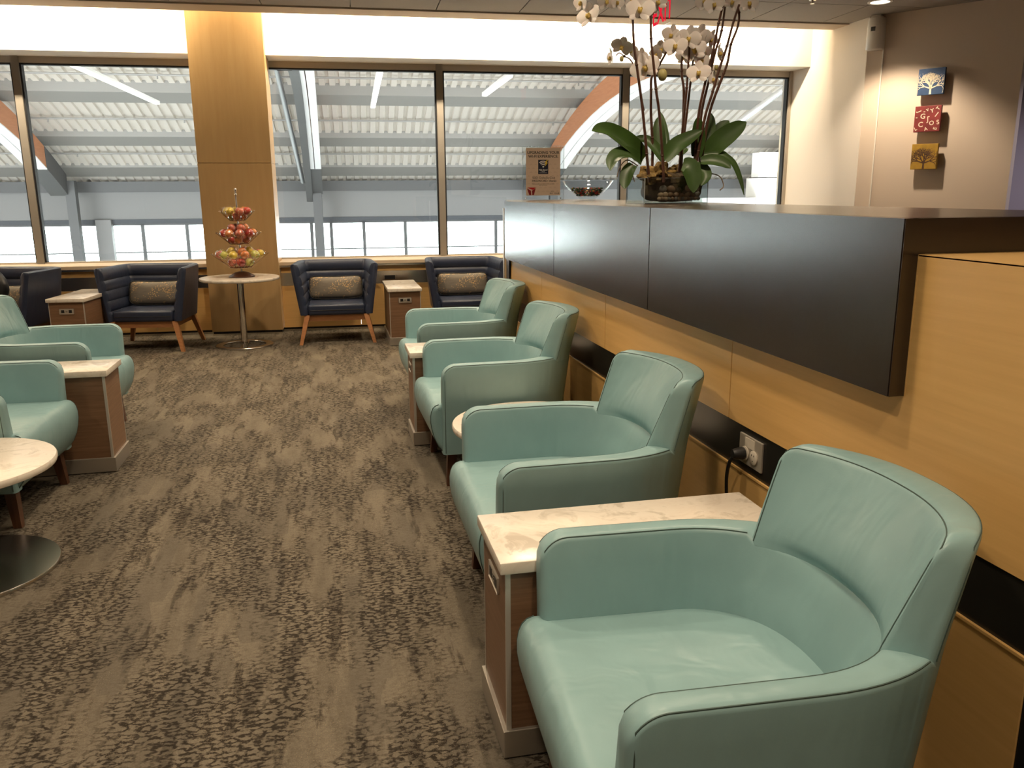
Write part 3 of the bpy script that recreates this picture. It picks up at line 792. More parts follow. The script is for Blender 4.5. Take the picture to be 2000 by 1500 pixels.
FLOWERS=[
  (1.413, 4.52, 2.433, 0.0587, -0.5, -0.3) ,
  (1.382, 4.56, 2.503, 0.0444, -0.8, 0.1) ,
  (1.538, 4.6, 2.524, 0.0448, 0.3, 0.2) ,
  (1.579, 4.55, 2.51, 0.0384, 0.8, 0.1) ,
  (1.68, 4.46, 2.461, 0.0637, -0.2, -0.2) ,
  (1.657, 4.52, 2.517, 0.044, -0.9, 0.2) ,
  (1.789, 4.5, 2.511, 0.0496, 0.3, 0.3) ,
  (1.763, 4.55, 2.497, 0.0443, 0.6, 0) ,
  (2.106, 4.6, 2.546, 0.0448, -0.5, 0.2) ,
  (2.141, 4.55, 2.521, 0.0472, 0, 0.1) ,
  (2.247, 4.55, 2.538, 0.0443, 0.4, 0.3) ,
  (2.32, 4.5, 2.523, 0.0496, 0.5, -0.1) ,
  (1.631, 4.6, 2.299, 0.0507, 0.1, 0.9) ,
  (1.574, 4.62, 2.242, 0.042, -1.2, 0.1) ,
  (1.697, 4.64, 2.286, 0.0361, 0.7, 0.5) ,
  (1.88, 4.66, 2.302, 0.0484, 0.2, 0.9) ,
  (1.864, 4.68, 2.277, 0.0364, -0.6, 0.6) ,
  (1.919, 4.6, 2.365, 0.0478, -0.4, 0.2) ,
  (1.929, 4.56, 2.301, 0.0562, -0.3, -0.2) ,
  (1.998, 4.55, 2.343, 0.0561, 0.1, 0.3) ,
  (2.075, 4.58, 2.361, 0.0565, 0.3, 0.6) ,
  (2.053, 4.6, 2.289, 0.0597, 0.2, -0.1) ,
  (2.152, 4.6, 2.351, 0.0448, 0.9, 0.4) ,
  (2.199, 4.58, 2.276, 0.0446, 1.2, 0) ,
  (2.143, 4.66, 2.29, 0.0423, 0.5, 0.2) ,
  (1.761, 4.58, 2.188, 0.0684, -0.1, -0.2) ,
  (1.75, 4.62, 2.247, 0.045, -0.5, 0.3) ,
  (2.072, 4.56, 2.165, 0.0562, -0.2, -0.3) ,
  (2.111, 4.62, 2.24, 0.045, 0.6, 0.2) ,
  (2.176, 4.6, 2.137, 0.0418, 0.8, -0.2) ,
  (2.02, 4.66, 2.265, 0.0423, -0.6, 0.3) ,
]
BUDS=[
  (1.63, 4.6, 2.233, 0.0142) ,
  (1.852, 4.55, 2.148, 0.0309) ,
  (2.185, 4.58, 2.198, 0.0142) ,
]
M['leaf'] = simple('orchid_leaf', (.038, .082, .012), .45, noise=.25, nscale=6)
M['stem'] = simple('orchid_stem', (.085, .035, .020), .5, noise=.3, nscale=12)
M['petal'] = simple('orchid_petal', (.86, .79, .75), .55, Subsurface_Weight=.25, Subsurface_Radius=(.02, .012, .010))
M['lip'] = simple('orchid_lip', (.60, .42, .10), .5)
M['bud'] = simple('orchid_bud', (.42, .36, .14), .5)
M['moss'] = simple('dark_moss', (.060, .040, .016), .95, noise=.6, nscale=45, bump=1.0, bscale=90)
M['moss2'] = simple('golden_moss', (.20, .125, .035), .95, noise=.5, nscale=60, bump=1.0, bscale=90)
M['root'] = simple('aerial_root', (.20, .15, .10), .8)
vs = thing('vase', 'low rectangular clear glass vase holding moss, river stones and white orchids on the counter', 'vase', (1.746, 4.50, CT))
VX, VY, VZ = .384, .30, .140
g = MB(); tk = .007
g.box(0, VX, 0, tk, 0, VZ, .002).box(0, VX, VY-tk, VY, 0, VZ, .002).box(0, tk, tk, VY-tk, 0, VZ).box(VX-tk, VX, tk, VY-tk, 0, VZ)
g.build('glass_wall', M['vase'], vs, smooth=0)
ge = MB()
for x in (0, VX-.003):
    for y in (-.0005, VY-.003): ge.box(x-.0005, x+.0035, y, y+.0035, 0, VZ+.0005)
for y in (0, VY-.004): ge.box(0, VX, y, y+.004, VZ-.001, VZ+.001)
for x in (0, VX-.004): ge.box(x, x+.004, 0, VY, VZ-.001, VZ+.001)
ge.build('polished_edge', M['acrylic_edge'], vs, smooth=0)
MB().box(tk, VX-tk, tk, VY-tk, .002, .012).build('glass_base', M['vase'], vs, smooth=0)
rnd = random.Random(3)
def lump(c, r, seed, amp=.18, nu=26, nv=16, sq=0):
    rr = random.Random(seed); ph = [(Vector((rr.uniform(-9, 9), rr.uniform(-9, 9), rr.uniform(-9, 9))), rr.uniform(0, 6)) for _ in range(9)]
    return MB().ell(c, r, nu, nv, lambda d: (1/(abs(d.x)**5+abs(d.y)**5+abs(d.z)**5)**.2 if sq else 1)*(1+amp*sum(math.sin(d.dot(k)+p) for k, p in ph)/3))
mo = lump((.222, .15, .092), (.148, .134, .080), 4, .05, 48, 30, 1)
ms = mo.build('moss', M['moss'], None, 60); ms.location = (1.746, 4.50, CT); tag(ms, 'dark brown moss packed inside the glass orchid vase', 'moss', kind='stuff')
m2 = lump((.125, .10, .160), (.100, .085, .055), 8, .32, 34, 20).build('moss', M['moss2'], None, 60); m2.location = (1.746, 4.50, CT); tag(m2, 'golden sphagnum moss heaped over the near left rim of the orchid vase', 'moss', kind='stuff')
m3 = lump((.290, .17, .175), (.075, .070, .045), 9, .3, 30, 18).build('moss', M['moss2'], None, 60); m3.location = (1.746, 4.50, CT); tag(m3, 'second clump of golden moss between the two orchids in the vase', 'moss', kind='stuff')
# stones against the front glass
scol = [simple('river_stone_%s' % n, c, .45, noise=.25, nscale=30) for n, c in (('tan', (.36, .25, .15)), ('brown', (.20, .115, .06)), ('grey', (.16, .135, .11)))]
pr = random.Random(12); k = 0
for row, (zz, nn, rad) in enumerate(((.026, 13, .013), (.048, 8, .019), (.080, 5, .022))):
    for i in range(nn):
        rx = rad*pr.uniform(.85, 1.25)
        x = .085+(VX-.125)*(i+.5+pr.uniform(-.15, .15))/nn
        st = MB().ell((0, 0, 0), (rx, rad*.55, rad*pr.uniform(.7, .95)), 14, 9).build('river_stone', scol[pr.randrange(3)])
        st.location = (1.746+x, 4.50+tk+rad*.58, CT+zz); st.rotation_euler = (0, pr.uniform(-.5, .5), 0)
        tag(st, ['small river pebble along the bottom of the glass orchid vase', 'rounded river stone in the middle layer of the orchid vase', 'large river stone high against the front of the orchid vase'][row], 'stone',
            ['pebbles on the vase bottom', 'stones in the middle of the vase', 'large stones in the vase'][row])
def orchid(label, loc):
    return thing('orchid', label, 'orchid', loc, 0, 'orchids in the vase')
OL = Vector((1.80, 4.56, 1.62)); OR = Vector((2.06, 4.58, 1.62))
orl = orchid('white orchid with long arching leaves on the left half of the glass vase', OL)
orr = orchid('white orchid with upright broad leaves on the right half of the glass vase', OR)
def pick(x): return (orl, OL) if x < 1.935 else (orr, OR)
def smoothpath(P, n=6):
    P = [Vector(p) for p in P]; out = []
    for i in range(len(P)-1):
        a = P[max(i-1, 0)]; b = P[i]; c = P[i+1]; d = P[min(i+2, len(P)-1)]
        for k in range(n):
            t = k/n
            out.append(.5*((2*b)+(c-a)*t+(2*a-5*b+4*c-d)*t*t+(3*b-a-3*c+d)*t**3))
    out.append(P[-1]); return out
for i, P in enumerate(STEMS):
    r, o = (orl, OL) if i in (0, 1, 2, 10) else (orr, OR)
    if i < 10: P = [(P[0][0]+.25*(1.90-P[0][0])*(.3 if P[0][2] < 1.7 else .1), P[0][1], 1.57)]+P
    pts = [p-o for p in smoothpath(P, 7)]
    mb = MB().tube(pts, .0088 if i < 10 else .0045, 7, taper=.7)
    for q in range(9, len(pts)-4, 13): mb.ell(tuple(pts[q]), (.010, .010, .008), 8, 6)
    mb.build('stem', M['stem'], r)
def leaf_mesh(P, w, o):
    pts = [p-o for p in smoothpath(P, 7)]; m = len(pts); rings = []
    nv = Vector((-.30, -.80, .50)).normalized()
    for i, p in enumerate(pts):
        t = i/(m-1)
        tg = (pts[min(i+1, m-1)]-pts[max(i-1, 0)]).normalized()
        sd = tg.cross(nv).normalized(); nn = sd.cross(tg).normalized()
        ww = w*(math.sin(PI*min(1, (t*.86+.14)))**.55)*(1 if t < .8 else max(.05, math.sqrt(max(0, 1-((t-.8)/.2)**2))))
        ww = max(ww, .003)
        top = []; bot = []
        for k in range(7):
            f = -1+2*k/6
            q = p+sd*(ww*f)+nn*(ww*.30*abs(f)**1.5)
            top.append(q+nn*.0012); bot.append(q-nn*.0012)
        rings.append(top+bot[::-1])
    return MB().loft(rings)
for P, w in LEAVES:
    r, o = pick(P[0][0])
    leaf_mesh(P, w, o).build('leaf', M['leaf'], r, 60)
# flower: unit size, facing -y
def petal(mb, ang, L, Wd, curl, y0):
    rows = []; nr = 7
    for i in range(nr+1):
        t = i/nr; l = L*t; ww = Wd*math.sin(PI*(t*.88+.06))**.7*.5
        rows.append([(l, -1+2*k/6, ww) for k in range(7)])
    vs = []; c, s = math.cos(ang), math.sin(ang)
    for row in rows:
        for l, f, ww in row:
            x, z = l, f*ww; y = y0-curl*(l/L)**2*.25+.06*f*f
            vs.append((x*c-z*s, y, x*s+z*c))
    fs = []
    for i in range(nr):
        for k in range(6): fs.append((i*7+k, i*7+k+1, i*7+k+8, i*7+k+7))
    mb.add(vs, fs)
fm = MB()
for a, L, Wd, y0 in ((PI/2, 1, .72, .03), (-PI/2+.75, .95, .62, .03), (-PI/2-.75, .95, .62, .03), (.12, 1.05, 1.15, -.03), (PI-.12, 1.05, 1.15, -.03)):
    petal(fm, a, L, Wd, .6, y0)
fmesh = fm.mesh('flower', M['petal'], 60)
lm = MB().ell((0, -.16, -.14), (.17, .20, .20), 12, 8).ell((.10, -.14, .02), (.08, .12, .10), 8, 6).ell((-.10, -.14, .02), (.08, .12, .10), 8, 6)
lmesh = lm.mesh('lip', M['lip'], 60)
for x, y, z, rr, yw, pt in FLOWERS:
    r, o = (orl, OL) if x < 1.85 else (orr, OR)
    f = bpy.data.objects.new('flower', fmesh); C.objects.link(f); f.parent = r; f.location = Vector((x, y, z))-o; f.scale = (rr*1.18,)*3; f.rotation_euler = (pt*.8, rnd.uniform(-.4, .4), -.38+yw)
    l = bpy.data.objects.new('lip', lmesh); C.objects.link(l); l.parent = f
for x, y, z, rr in BUDS:
    r, o = (orl, OL) if x < 1.935 else (orr, OR)
    b = MB().ell((0, 0, 0), (rr*.85, rr*.85, rr*1.1), 12, 8).build('bud', M['bud'], r); b.location = Vector((x, y, z))-o
for pts, (r, o) in (([(1.70, 4.49, 1.66), (1.63, 4.47, 1.69), (1.585, 4.46, 1.655), (1.565, 4.45, 1.60)], (orl, OL)), ([(2.14, 4.50, 1.62), (2.18, 4.46, 1.60), (2.195, 4.44, 1.55), (2.165, 4.42, 1.525)], (orr, OR)),
                    ([(1.665, 4.48, 1.67), (1.66, 4.47, 1.62), (1.675, 4.47, 1.575)], (orl, OL))):
    MB().tube([p-o for p in smoothpath(pts, 5)], .0032, 6).build('aerial_root', M['root'], r)

# sign in an acrylic holder
M['poster'] = simple('printed_poster_tan', (.68, .52, .385), .5)
M['ink'] = simple('dark_ink', (.02, .018, .022), .6)
M['navyink'] = simple('navy_print', (.008, .010, .030), .5)
M['whiteink'] = simple('white_print', (.80, .78, .74), .5)
M['yellowink'] = simple('yellow_print', (.75, .50, .03), .5)
M['redink'] = simple('red_print', (.50, .010, .012), .5)
M['darkred'] = simple('dark_red_print', (.22, .008, .010), .5)
sg = thing('sign_holder', 'clear acrylic stand with a wi-fi notice on the counter, left of the glass bowl', 'sign', (1.835, 7.12, CT), -.12)
MB().box(-.180, .180, -.004, .004, .002, .450, .002).build('acrylic_plate', M['acrylic'], sg, smooth=0)
MB().box(-.182, -.179, -.0045, .0045, .002, .452).box(.179, .182, -.0045, .0045, .002, .452).box(-.18, .18, -.0045, .0045, .449, .452).build('plate_edge', M['acrylic_edge'], sg, smooth=0)
MB().box(-.175, .185, -.055, .02, 0, .006, .002).build('acrylic_foot', M['acrylic'], sg, smooth=0)
bf = MB()
for x in (-.150, .150): bf.lathe([(.006, 0), (.006, .008), (.004, .010)], 10, (x, -.012, .012))
bf.build('standoff', M['steel'], sg)
ps = MB().box(-.1485, .1485, -.0052, -.0042, .040, .436).build('poster', M['poster'], sg, smooth=0)
fl = MB()
for i in range(7):
    for j in range(8):
        x = -.125+.0415*i+(.02 if j % 2 else 0); z = .07+.032*j
        if abs(x) > .13: continue
        fl.add([(x-.018, -.0053, z), (x+.018, -.0053, z), (x, -.0058, z+.013)], [(0, 1, 2)])
fl.build('embossed_triangle', simple('poster_tan_shade', (.63, .475, .345), .5), ps, smooth=0)
def ptxt(s, x, z, cap, m, al='CENTER', bold=0.0, sx=1.0): return text_mesh(s, cap*1.38, M[m], 'lettering', ps, (x, -.0058, z), (PI/2, 0, 0), (sx, 1, 1), al, .0004, bold)
ptxt('UPGRADING YOUR', 0, .396, .0235, 'ink', bold=.0006, sx=.97)
ptxt('WI-FI EXPERIENCE.', 0, .365, .0235, 'ink', bold=.0006, sx=.95)
ic = MB().box(-.0435, .0435, -.0062, -.0056, .219, .337, 0).build('wifi_badge', M['navyink'], ps, smooth=0)
wf = MB()
def arcband(r0, r1, a0, a1, cx, cz, n=12, y=-.0067):
    vs = []; 
    for i in range(n+1):
        a = a0+(a1-a0)*i/n
        vs += [(cx+r0*math.cos(a), y, cz+r0*math.sin(a)), (cx+r1*math.cos(a), y, cz+r1*math.sin(a))]
    wf.add(vs, [(2*i, 2*i+1, 2*i+3, 2*i+2) for i in range(n)])
for r0 in (.018, .031, .044): arcband(r0, r0+.0075, PI*.25, PI*.75, 0, .278)
arcband(0.0, .0075, 0, 2*PI, 0, .280)
wf.build('wifi_mark', M['whiteink'], ic, smooth=0)
MB().add([(p[0], -.0072, p[1]) for p in ((.030, .336), (.010, .308), (.022, .306), (.012, .280), (.040, .312), (.028, .314), (.042, .336))], [(0, 1, 2, 3, 4, 5, 6)]).build('lightning_mark', M['yellowink'], ic, smooth=0)
text_mesh('High-Speed', .0185, M['whiteink'], 'lettering', ic, (0, -.0068, .2535), (PI/2, 0, 0), (.86, 1, 1), 'CENTER', .0003, .0003)
text_mesh('WI-FI', .011, M['whiteink'], 'lettering', ic, (0, -.0068, .2405), (PI/2, 0, 0), (1, 1, 1), 'CENTER', .0003)
MB().box(-.034, .034, -.0068, -.0063, .228, .2295).build('rule', M['whiteink'], ic, smooth=0)
ptxt('SSID: DeltaSkyClub', 0.005, .1875, .0185, 'ink', sx=.98)
ptxt('PASSWORD: thanks', 0.009, .161, .0185, 'ink', bold=.0002, sx=.98)
ptxt('Thank you for your patience as we make', 0, .136, .0075, 'ink', sx=1.15)
ptxt('these improvements', 0, .126, .0060, 'ink')
lg = MB().add([(-.141, -.0058, .107), (-.062, -.0058, .107), (-.090, -.0058, .086)], [(0, 1, 2)]).build('logo', M['redink'], ps, smooth=0)
MB().add([(-.141, -.0060, .101), (-.107, -.0060, .080), (-.104, -.0060, .043), (-.121, -.0060, .043)], [(0, 1, 2, 3)]).add([(-.064, -.0060, .102), (-.098, -.0060, .080), (-.095, -.0060, .043), (-.081, -.0060, .043)], [(0, 1, 2, 3)]).build('logo_wing', M['darkred'], lg, smooth=0)
ptxt('SKY CLUB', .098, .057, .0135, 'ink', sx=1.0)
ptxt('DELTA', .080, .074, .0075, 'ink', sx=1.0)

# boat-shaped glass bowl of sweets
bw = thing('glass_bowl', 'shallow boat-shaped clear glass bowl between the acrylic sign and the orchid vase', 'bowl', (2.073, 6.60, CT), -.30)
rings = []
prof = [(.062, 0), (.070, .004), (.066, .016), (.100, .040), (.145, .080), (.180, .118), (.203, .152), (.206, .155), (.198, .152), (.172, .116), (.136, .080), (.092, .044), (.05, .028)]
for r_, z_ in prof: rings.append([(r_*math.cos(2*PI*k/40), r_*.55*math.sin(2*PI*k/40), z_) for k in range(40)])
MB().loft(rings, caps=(True, True)).build('bowl', M['acrylic'], bw, 50)
cm_ = [simple('candy_'+n, c, .35) for n, c in (('green', (.03, .07, .02)), ('red', (.45, .03, .02)), ('gold', (.50, .28, .05)), ('dark', (.02, .02, .012)))]
cb = MB(); cr = random.Random(5); idx = []
for i in range(420):
    z_ = cr.uniform(.038, .098); lim = lerp(.085, .142, (z_-.038)/.06)
    a_ = cr.uniform(0, 2*PI); q = math.sqrt(cr.random())*lim
    n0 = len(cb.f)
    cb.ell((q*math.cos(a_), q*.5*math.sin(a_), z_), (cr.uniform(.007, .012), .007, cr.uniform(.005, .008)), 6, 4)
    m_ = cr.choice([0, 0, 0, 1, 2, 3, 3]); idx += [m_]*(len(cb.f)-n0)
cd = cb.build('candies', cm_[0], None, 60)
for m_ in cm_[1:]: cd.data.materials.append(m_)
cd.data.polygons.foreach_set('material_index', idx); cd.location = (2.073, 6.60, CT); cd.rotation_euler = (0, 0, -.30)
tag(cd, 'small green, red and gold wrapped sweets filling the boat-shaped glass bowl', 'sweets', kind='stuff')

# ------------------------------------------------------------------ tiered fruit stand
FX, FY, FZ = -.875, 8.825, .705
fs_ = thing('fruit_stand', 'three-tier wire fruit stand with wooden foot on the tall round table', 'fruit stand', (FX, FY, FZ))
M['bronze'] = simple('polished_bronze_wire', (.50, .36, .24), .22, 1.0)
M['dkwood'] = simple('dark_turned_wood', (.055, .018, .009), .3)
MB().lathe([(.125, 0), (.128, .010), (.110, .022), (.070, .046), (.03, .056), (.012, .058)], 40).build('foot', M['dkwood'], fs_)
MB().lathe([(.008, .05), (.008, .80)], 12).build('pole', M['chrome'], fs_)
MB().ell((0, 0, .815), (.014, .014, .014), 12, 8).ell((0, 0, .862), (.013, .013, .016), 12, 8).lathe([(.006, .80), (.006, .86)], 8).build('finial', M['chrome'], fs_)
tiers = [(.095, .235, .105, .275, 18), (.330, .443, .088, .215, 16), (.560, .655, .072, .168, 16)]
for zb, zr, rb_, rr_, nw in tiers:
    bk_ = MB().tube([(rb_*math.cos(2*PI*k/32), rb_*math.sin(2*PI*k/32), zb) for k in range(32)], .0035, 6, loop=True)
    bk_.tube([(rb_*.45*math.cos(2*PI*k/24), rb_*.45*math.sin(2*PI*k/24), zb-.004) for k in range(24)], .003, 6, loop=True)
    bk_ = bk_.build('basket_ring', M['bronze'], fs_)
    for k in range(nw):
        a = 2*PI*(k+.5)/nw; c, s = math.cos(a), math.sin(a)
        MB().tube([(.008*c, .008*s, zb-.002), (rb_*c, rb_*s, zb), (rr_*c, rr_*s, zr)], .0026, 6).ell((rr_*c, rr_*s, zr), (.0058,)*3, 8, 6).build('wire', M['bronze'], bk_)
apc = dict(red=(.48, .050, .035), pink=(.60, .16, .09), yellow=(.80, .52, .07), orange=(.68, .22, .06), green=(.55, .52, .12))
apm = {k: simple('apple_skin_'+k, v, .3, noise=.45, nscale=18, Coat_Weight=.5) for k, v in apc.items()}
def apple_f(d):
    return 1-.20*math.exp(-((1-d.z)/.10))-.16*math.exp(-((1+d.z)/.10))
ame = {k: MB().ell((0, 0, 0), (.043, .043, .040), 18, 12, apple_f).mesh('apple', m, 60) for k, m in apm.items()}
def wrapf(d): return 1+.05*math.sin(7*d.x+3*d.z)+.05*math.sin(9*d.y-4*d.z)
wmesh = MB().ell((0, 0, 0), (.0465, .0465, .044), 14, 10, wrapf).tube([(0, 0, .040), (.004, 0, .055), (.010, .003, .068)], .006, 6, taper=2.4).mesh('wrapper', M['wrap'], 60)
ar = random.Random(21)
tier_name = ['bottom', 'middle', 'top']
def apple(t, x, y, z, c):
    root = bpy.data.objects.new('apple', ame[c]); C.objects.link(root); root.location = (FX+x, FY+y, FZ+z); root.rotation_euler = (ar.uniform(-.9, .9), ar.uniform(-.9, .9), ar.uniform(0, 6))
    tag(root, '%s apple in clear wrapping in the %s basket of the fruit stand' % (dict(red='dark red', pink='pink and red', yellow='yellow', orange='orange-red', green='greenish yellow')[c], tier_name[t]), 'apple', '%s wrapped apples in the %s basket' % (c, tier_name[t]))
    w_ = bpy.data.objects.new('wrapper', wmesh); C.objects.link(w_); w_.parent = root; w_.rotation_euler = (ar.uniform(-1.2, 1.2), ar.uniform(-1.2, 1.2), 0)
cs1 = ['pink', 'red', 'green', 'orange', 'red', 'yellow', 'pink', 'yellow', 'orange', 'green', 'yellow', 'red']
for k in range(11): a = 2*PI*k/11-PI/2-.25; apple(0, .195*math.cos(a), .195*math.sin(a), .232, ['yellow', 'orange', 'green', 'yellow', 'pink', 'red', 'pink', 'red', 'yellow', 'pink', 'green'][k])
for k in range(5): a = 2*PI*k/5-PI/2+.3; apple(0, .095*math.cos(a), .095*math.sin(a), .262, ['orange', 'yellow', 'red', 'pink', 'yellow'][k])
for k in range(6): a = 2*PI*k/6-PI/2+.1; apple(0, .095*math.cos(a), .095*math.sin(a), .150, ['red', 'green', 'pink', 'red', 'orange', 'pink'][k])
for k in range(8): a = 2*PI*k/8-PI/2+.15; apple(1, .135*math.cos(a), .135*math.sin(a), .440, ['pink', 'red', 'orange', 'pink', 'red', 'pink', 'red', 'orange'][k])
for k in range(4): a = 2*PI*k/4-PI/2+.5; apple(1, .066*math.cos(a), .066*math.sin(a), .490, ['pink', 'orange', 'red', 'pink'][k])
for k in range(4): a = 2*PI*k/4-PI/2; apple(1, .070*math.cos(a), .070*math.sin(a), .376, ['orange', 'pink', 'orange', 'red'][k])
for k in range(6): a = 2*PI*k/6-PI/2+.35; apple(2, .098*math.cos(a), .098*math.sin(a), .655, ['pink', 'red', 'orange', 'yellow', 'yellow', 'yellow'][k])
for k in range(3): a = 2*PI*k/3-PI/2; apple(2, .056*math.cos(a), .056*math.sin(a), .605, ['pink', 'orange', 'green'][k])

# ------------------------------------------------------------------ wall outlets
ol = thing('wall_outlet', 'steel duplex outlet plate on the charcoal band beside the nearest teal armchair', 'outlet', (XW+.004, 2.485, .645))
MB().box(-.008, 0, -.078, .078, -.052, .052, .002).build('plate', M['plate'], ol, smooth=0)
MB().box(-.0095, -.008, -.030, .036, .012, .046).build('label_strip', M['ivory'], ol, smooth=0)
for yy in (-.030, .030):
    f = MB().lathe([(.001, 0), (.024, 0), (.025, .004), (.022, .0055), (.001, .006)], 24).build('receptacle', M['ivory'], ol); f.location = (-.008, yy, -.012); f.rotation_euler = (0, -PI/2, 0)
    MB().box(.006, .012, -.009, -.006, .005, .0065).box(.006, .012, .006, .009, .005, .0065).ell((-.011, 0, .005), (.003, .003, .0016), 8, 6).build('slot', M['black'], f, smooth=0)
pc = thing('power_cord', 'black plug and cord hanging from the duplex outlet behind the marble table', 'power cord', (XW-.012, 2.515, .633))
pg = MB().lathe([(.001, 0), (.021, 0), (.022, .006), (.020, .030), (.015, .042), (.001, .044)], 20).build('plug', M['black'], pc); pg.rotation_euler = (0, -PI/2, 0)
MB().tube(smoothpath([(-.034, 0, -.006), (-.040, .02, -.035), (-.030, .055, -.10), (-.016, .075, -.19), (-.010, .07, -.32), (-.012, .05, -.50)], 6), .0065, 8).build('cord', M['black'], pc)
wo = thing('wall_outlet', 'recessed outlet in the steel band under the window behind the outlet side table', 'outlet', wall_pt(.665, .004, .585), WA)
MB().box(-.075, .075, -.006, 0, -.030, .030, .002).build('plate', M['steel'], wo, smooth=0)
MB().box(-.060, .060, -.0075, -.006, -.022, .022).build('recess', M['black'], wo, smooth=0)

# ------------------------------------------------------------------ right wall things
wd_ = Vector((d.x, d.y, 0)); wang = math.atan2(d.y, d.x)     # along the picture wall; local -y points out into the room
nout = Vector((-nrm.x, -nrm.y, 0))
def on_wall(s, out, z): q = Vector((p0.x, p0.y, 0))+wd_*s+nout*out; return (q.x, q.y, z)
def canvas(label, s, z, bg, name='canvas_picture'):
    r = thing(name, label, 'picture', on_wall(s, .045, z), wang, 'small square canvases on the tan wall')
    MB().box(-.127, .127, -.035, 0, -.127, .127, .003).build('canvas', bg, r, smooth=0)
    MB().box(-.06, .06, 0, .044, -.06, .06).build('spacer', M['white_plastic'], r, smooth=0)
    return r
def tree(parent, m, seed):
    rr = random.Random(seed); mb = MB()
    def rib(a, b, w0, w1):
        dx, dz = b[0]-a[0], b[1]-a[1]; L = math.hypot(dx, dz) or 1; nx_, nz_ = -dz/L, dx/L
        mb.add([(a[0]+nx_*w0, -.0358, a[1]+nz_*w0), (a[0]-nx_*w0, -.0358, a[1]-nz_*w0), (b[0]-nx_*w1, -.0358, b[1]-nz_*w1), (b[0]+nx_*w1, -.0358, b[1]+nz_*w1)], [(0, 1, 2, 3)])
    def grow(p, ang, L, w, dep):
        q = (p[0]+L*math.cos(ang), p[1]+L*math.sin(ang))
        q = (max(-.122, min(.122, q[0])), min(.122, q[1]))
        rib(p, q, w, w*.7)
        if dep == 0: return
        for k in range(3 if dep > 3 else 2):
            sp = rr.uniform(.3, .75)*(1 if k == 0 else -1 if k == 1 else rr.uniform(-.3, .3))
            grow(q, ang+sp, L*rr.uniform(.68, .86), w*.66, dep-1)
    grow((0, -.122), PI/2, .055, .011, 6)
    for a in (.35, PI-.35): grow((0, -.066), a, .06, .0065, 4)
    mb.build('painted_tree', m, parent, smooth=0)
c1 = canvas('blue square canvas with a pale bare tree, topmost of three on the tan wall', .700, 2.585, simple('blue_paint', (.014, .045, .12), .6, noise=.25, nscale=14)); tree(c1, simple('cream_paint', (.70, .62, .48), .6), 3)
c2 = canvas('dark red square canvas with scattered cream letters, middle of three on the tan wall', .700, 2.225, simple('red_paint', (.18, .018, .018), .6, noise=.25, nscale=14), )
crm = simple('cream_letter_paint', (.70, .60, .47), .6)
for s_, x, z, h_, a in (('G', -.045, .025, .058, 0), ('J', .005, -.005, .055, .1), ('C', -.060, -.055, .058, 0), ('O', .045, -.045, .050, .1), ('I', .085, .035, .060, -.6), ('J', -.085, .075, .045, -1.2), ('Y', .040, .075, .045, .2), ('S', .105, -.040, .050, .2),
                     ('L', -.105, -.095, .040, .5), ('A', -.005, -.100, .040, .3), ('E', .085, -.100, .040, 1.3), ('T', .095, .095, .04, .9), ('-', .012, .025, .05, 0), ('-', -.035, .075, .05, 0), ('-', -.105, .02, .05, 0), ('V', -.005, .085, .03, .4)):
    text_mesh(s_, h_*1.2, crm, 'painted_letter', c2, (x, -.0362, z), (PI/2, -a, 0), ext=.0003, bold=.001)
c3 = canvas('mustard yellow square canvas with a dark bare tree, lowest of three on the tan wall', .705, 1.853, simple('mustard_paint', (.36, .21, .018), .6, noise=.2, nscale=14)); tree(c3, simple('dark_brown_paint', (.070, .030, .014), .6), 5)
dv = thing('wall_dispenser', 'white wall unit with a small black square window high by the ceiling corner', 'wall unit', on_wall(.088, 0, 2.955), wang)
rings = []
for z_, sc_ in ((0, .93), (.006, 1), (.20, 1), (.285, .97), (.315, .90), (.325, .7)):
    rings.append([(math.cos(t)*.086*sc_, -(.02+.10*sc_*math.sin(t)**.6 if math.sin(t) > 0 else 0), z_) for t in [PI*k/16 for k in range(17)]])
MB().loft(rings).build('housing', M['white_plastic'], dv, 50)
MB().box(-.022, .022, -.1225, -.117, .180, .222).build('window', M['black'], dv, smooth=0)
MB().box(-.05, .05, -.07, 0, .325, .343).build('top_bracket', M['white_plastic'], dv, smooth=0)
rw = MB().box(-.006, .006, -.014, 0, 0, 2.955).build('cable_raceway', M['white_plastic'], None, smooth=0); rw.location = on_wall(.168, 0, 0); rw.rotation_euler = (0, 0, wang)
tag(rw, 'thin white cable raceway running down the tan wall below the white unit', 'raceway')

# ------------------------------------------------------------------ ceiling fittings
M['lens'] = emis('downlight_lens', (1, .88, .70), 6)
dl = thing('downlight', 'round recessed ceiling downlight glowing near the picture wall', 'downlight', (5.35, 7.69, CZ))
rings = []
for k in range(40):
    a = 2*PI*k/40; c, s = math.cos(a), math.sin(a)
    rings.append([(c*q, s*q, z_) for q, z_ in ((.115, -.001), (.115, -.006), (.090, -.008), (.088, -.001))])
MB().loft(rings, loop=True).build('trim_ring', M['white_plastic'], dl)
MB().lathe([(.087, -.004), (.001, -.004)], 32).build('lens', M['lens'], dl)
sp = thing('sprinkler', 'small ceiling sprinkler head left of the glowing downlight', 'sprinkler', (4.66, 7.75, CZ+.002))
MB().lathe([(.03, -.001), (.032, -.006), (.012, -.010), (.010, -.030), (.020, -.032), (.020, -.036), (.001, -.037)], 20).build('head', M['chrome'], sp)
ex = thing('exit_sign', 'clear exit sign with red letters hanging from the ceiling behind the orchids', 'exit sign', (2.835, 7.0, CZ), math.radians(-91))
MB().box(-.165, .165, -.004, .004, -.428, -.205, .001).build('plate', M['acrylic'], ex, smooth=0)
MB().box(-.17, .17, -.015, .015, -.205, -.165, .003).box(-.012, .012, -.012, .012, -.165, -.02).build('housing', M['white_plastic'], ex, smooth=0)
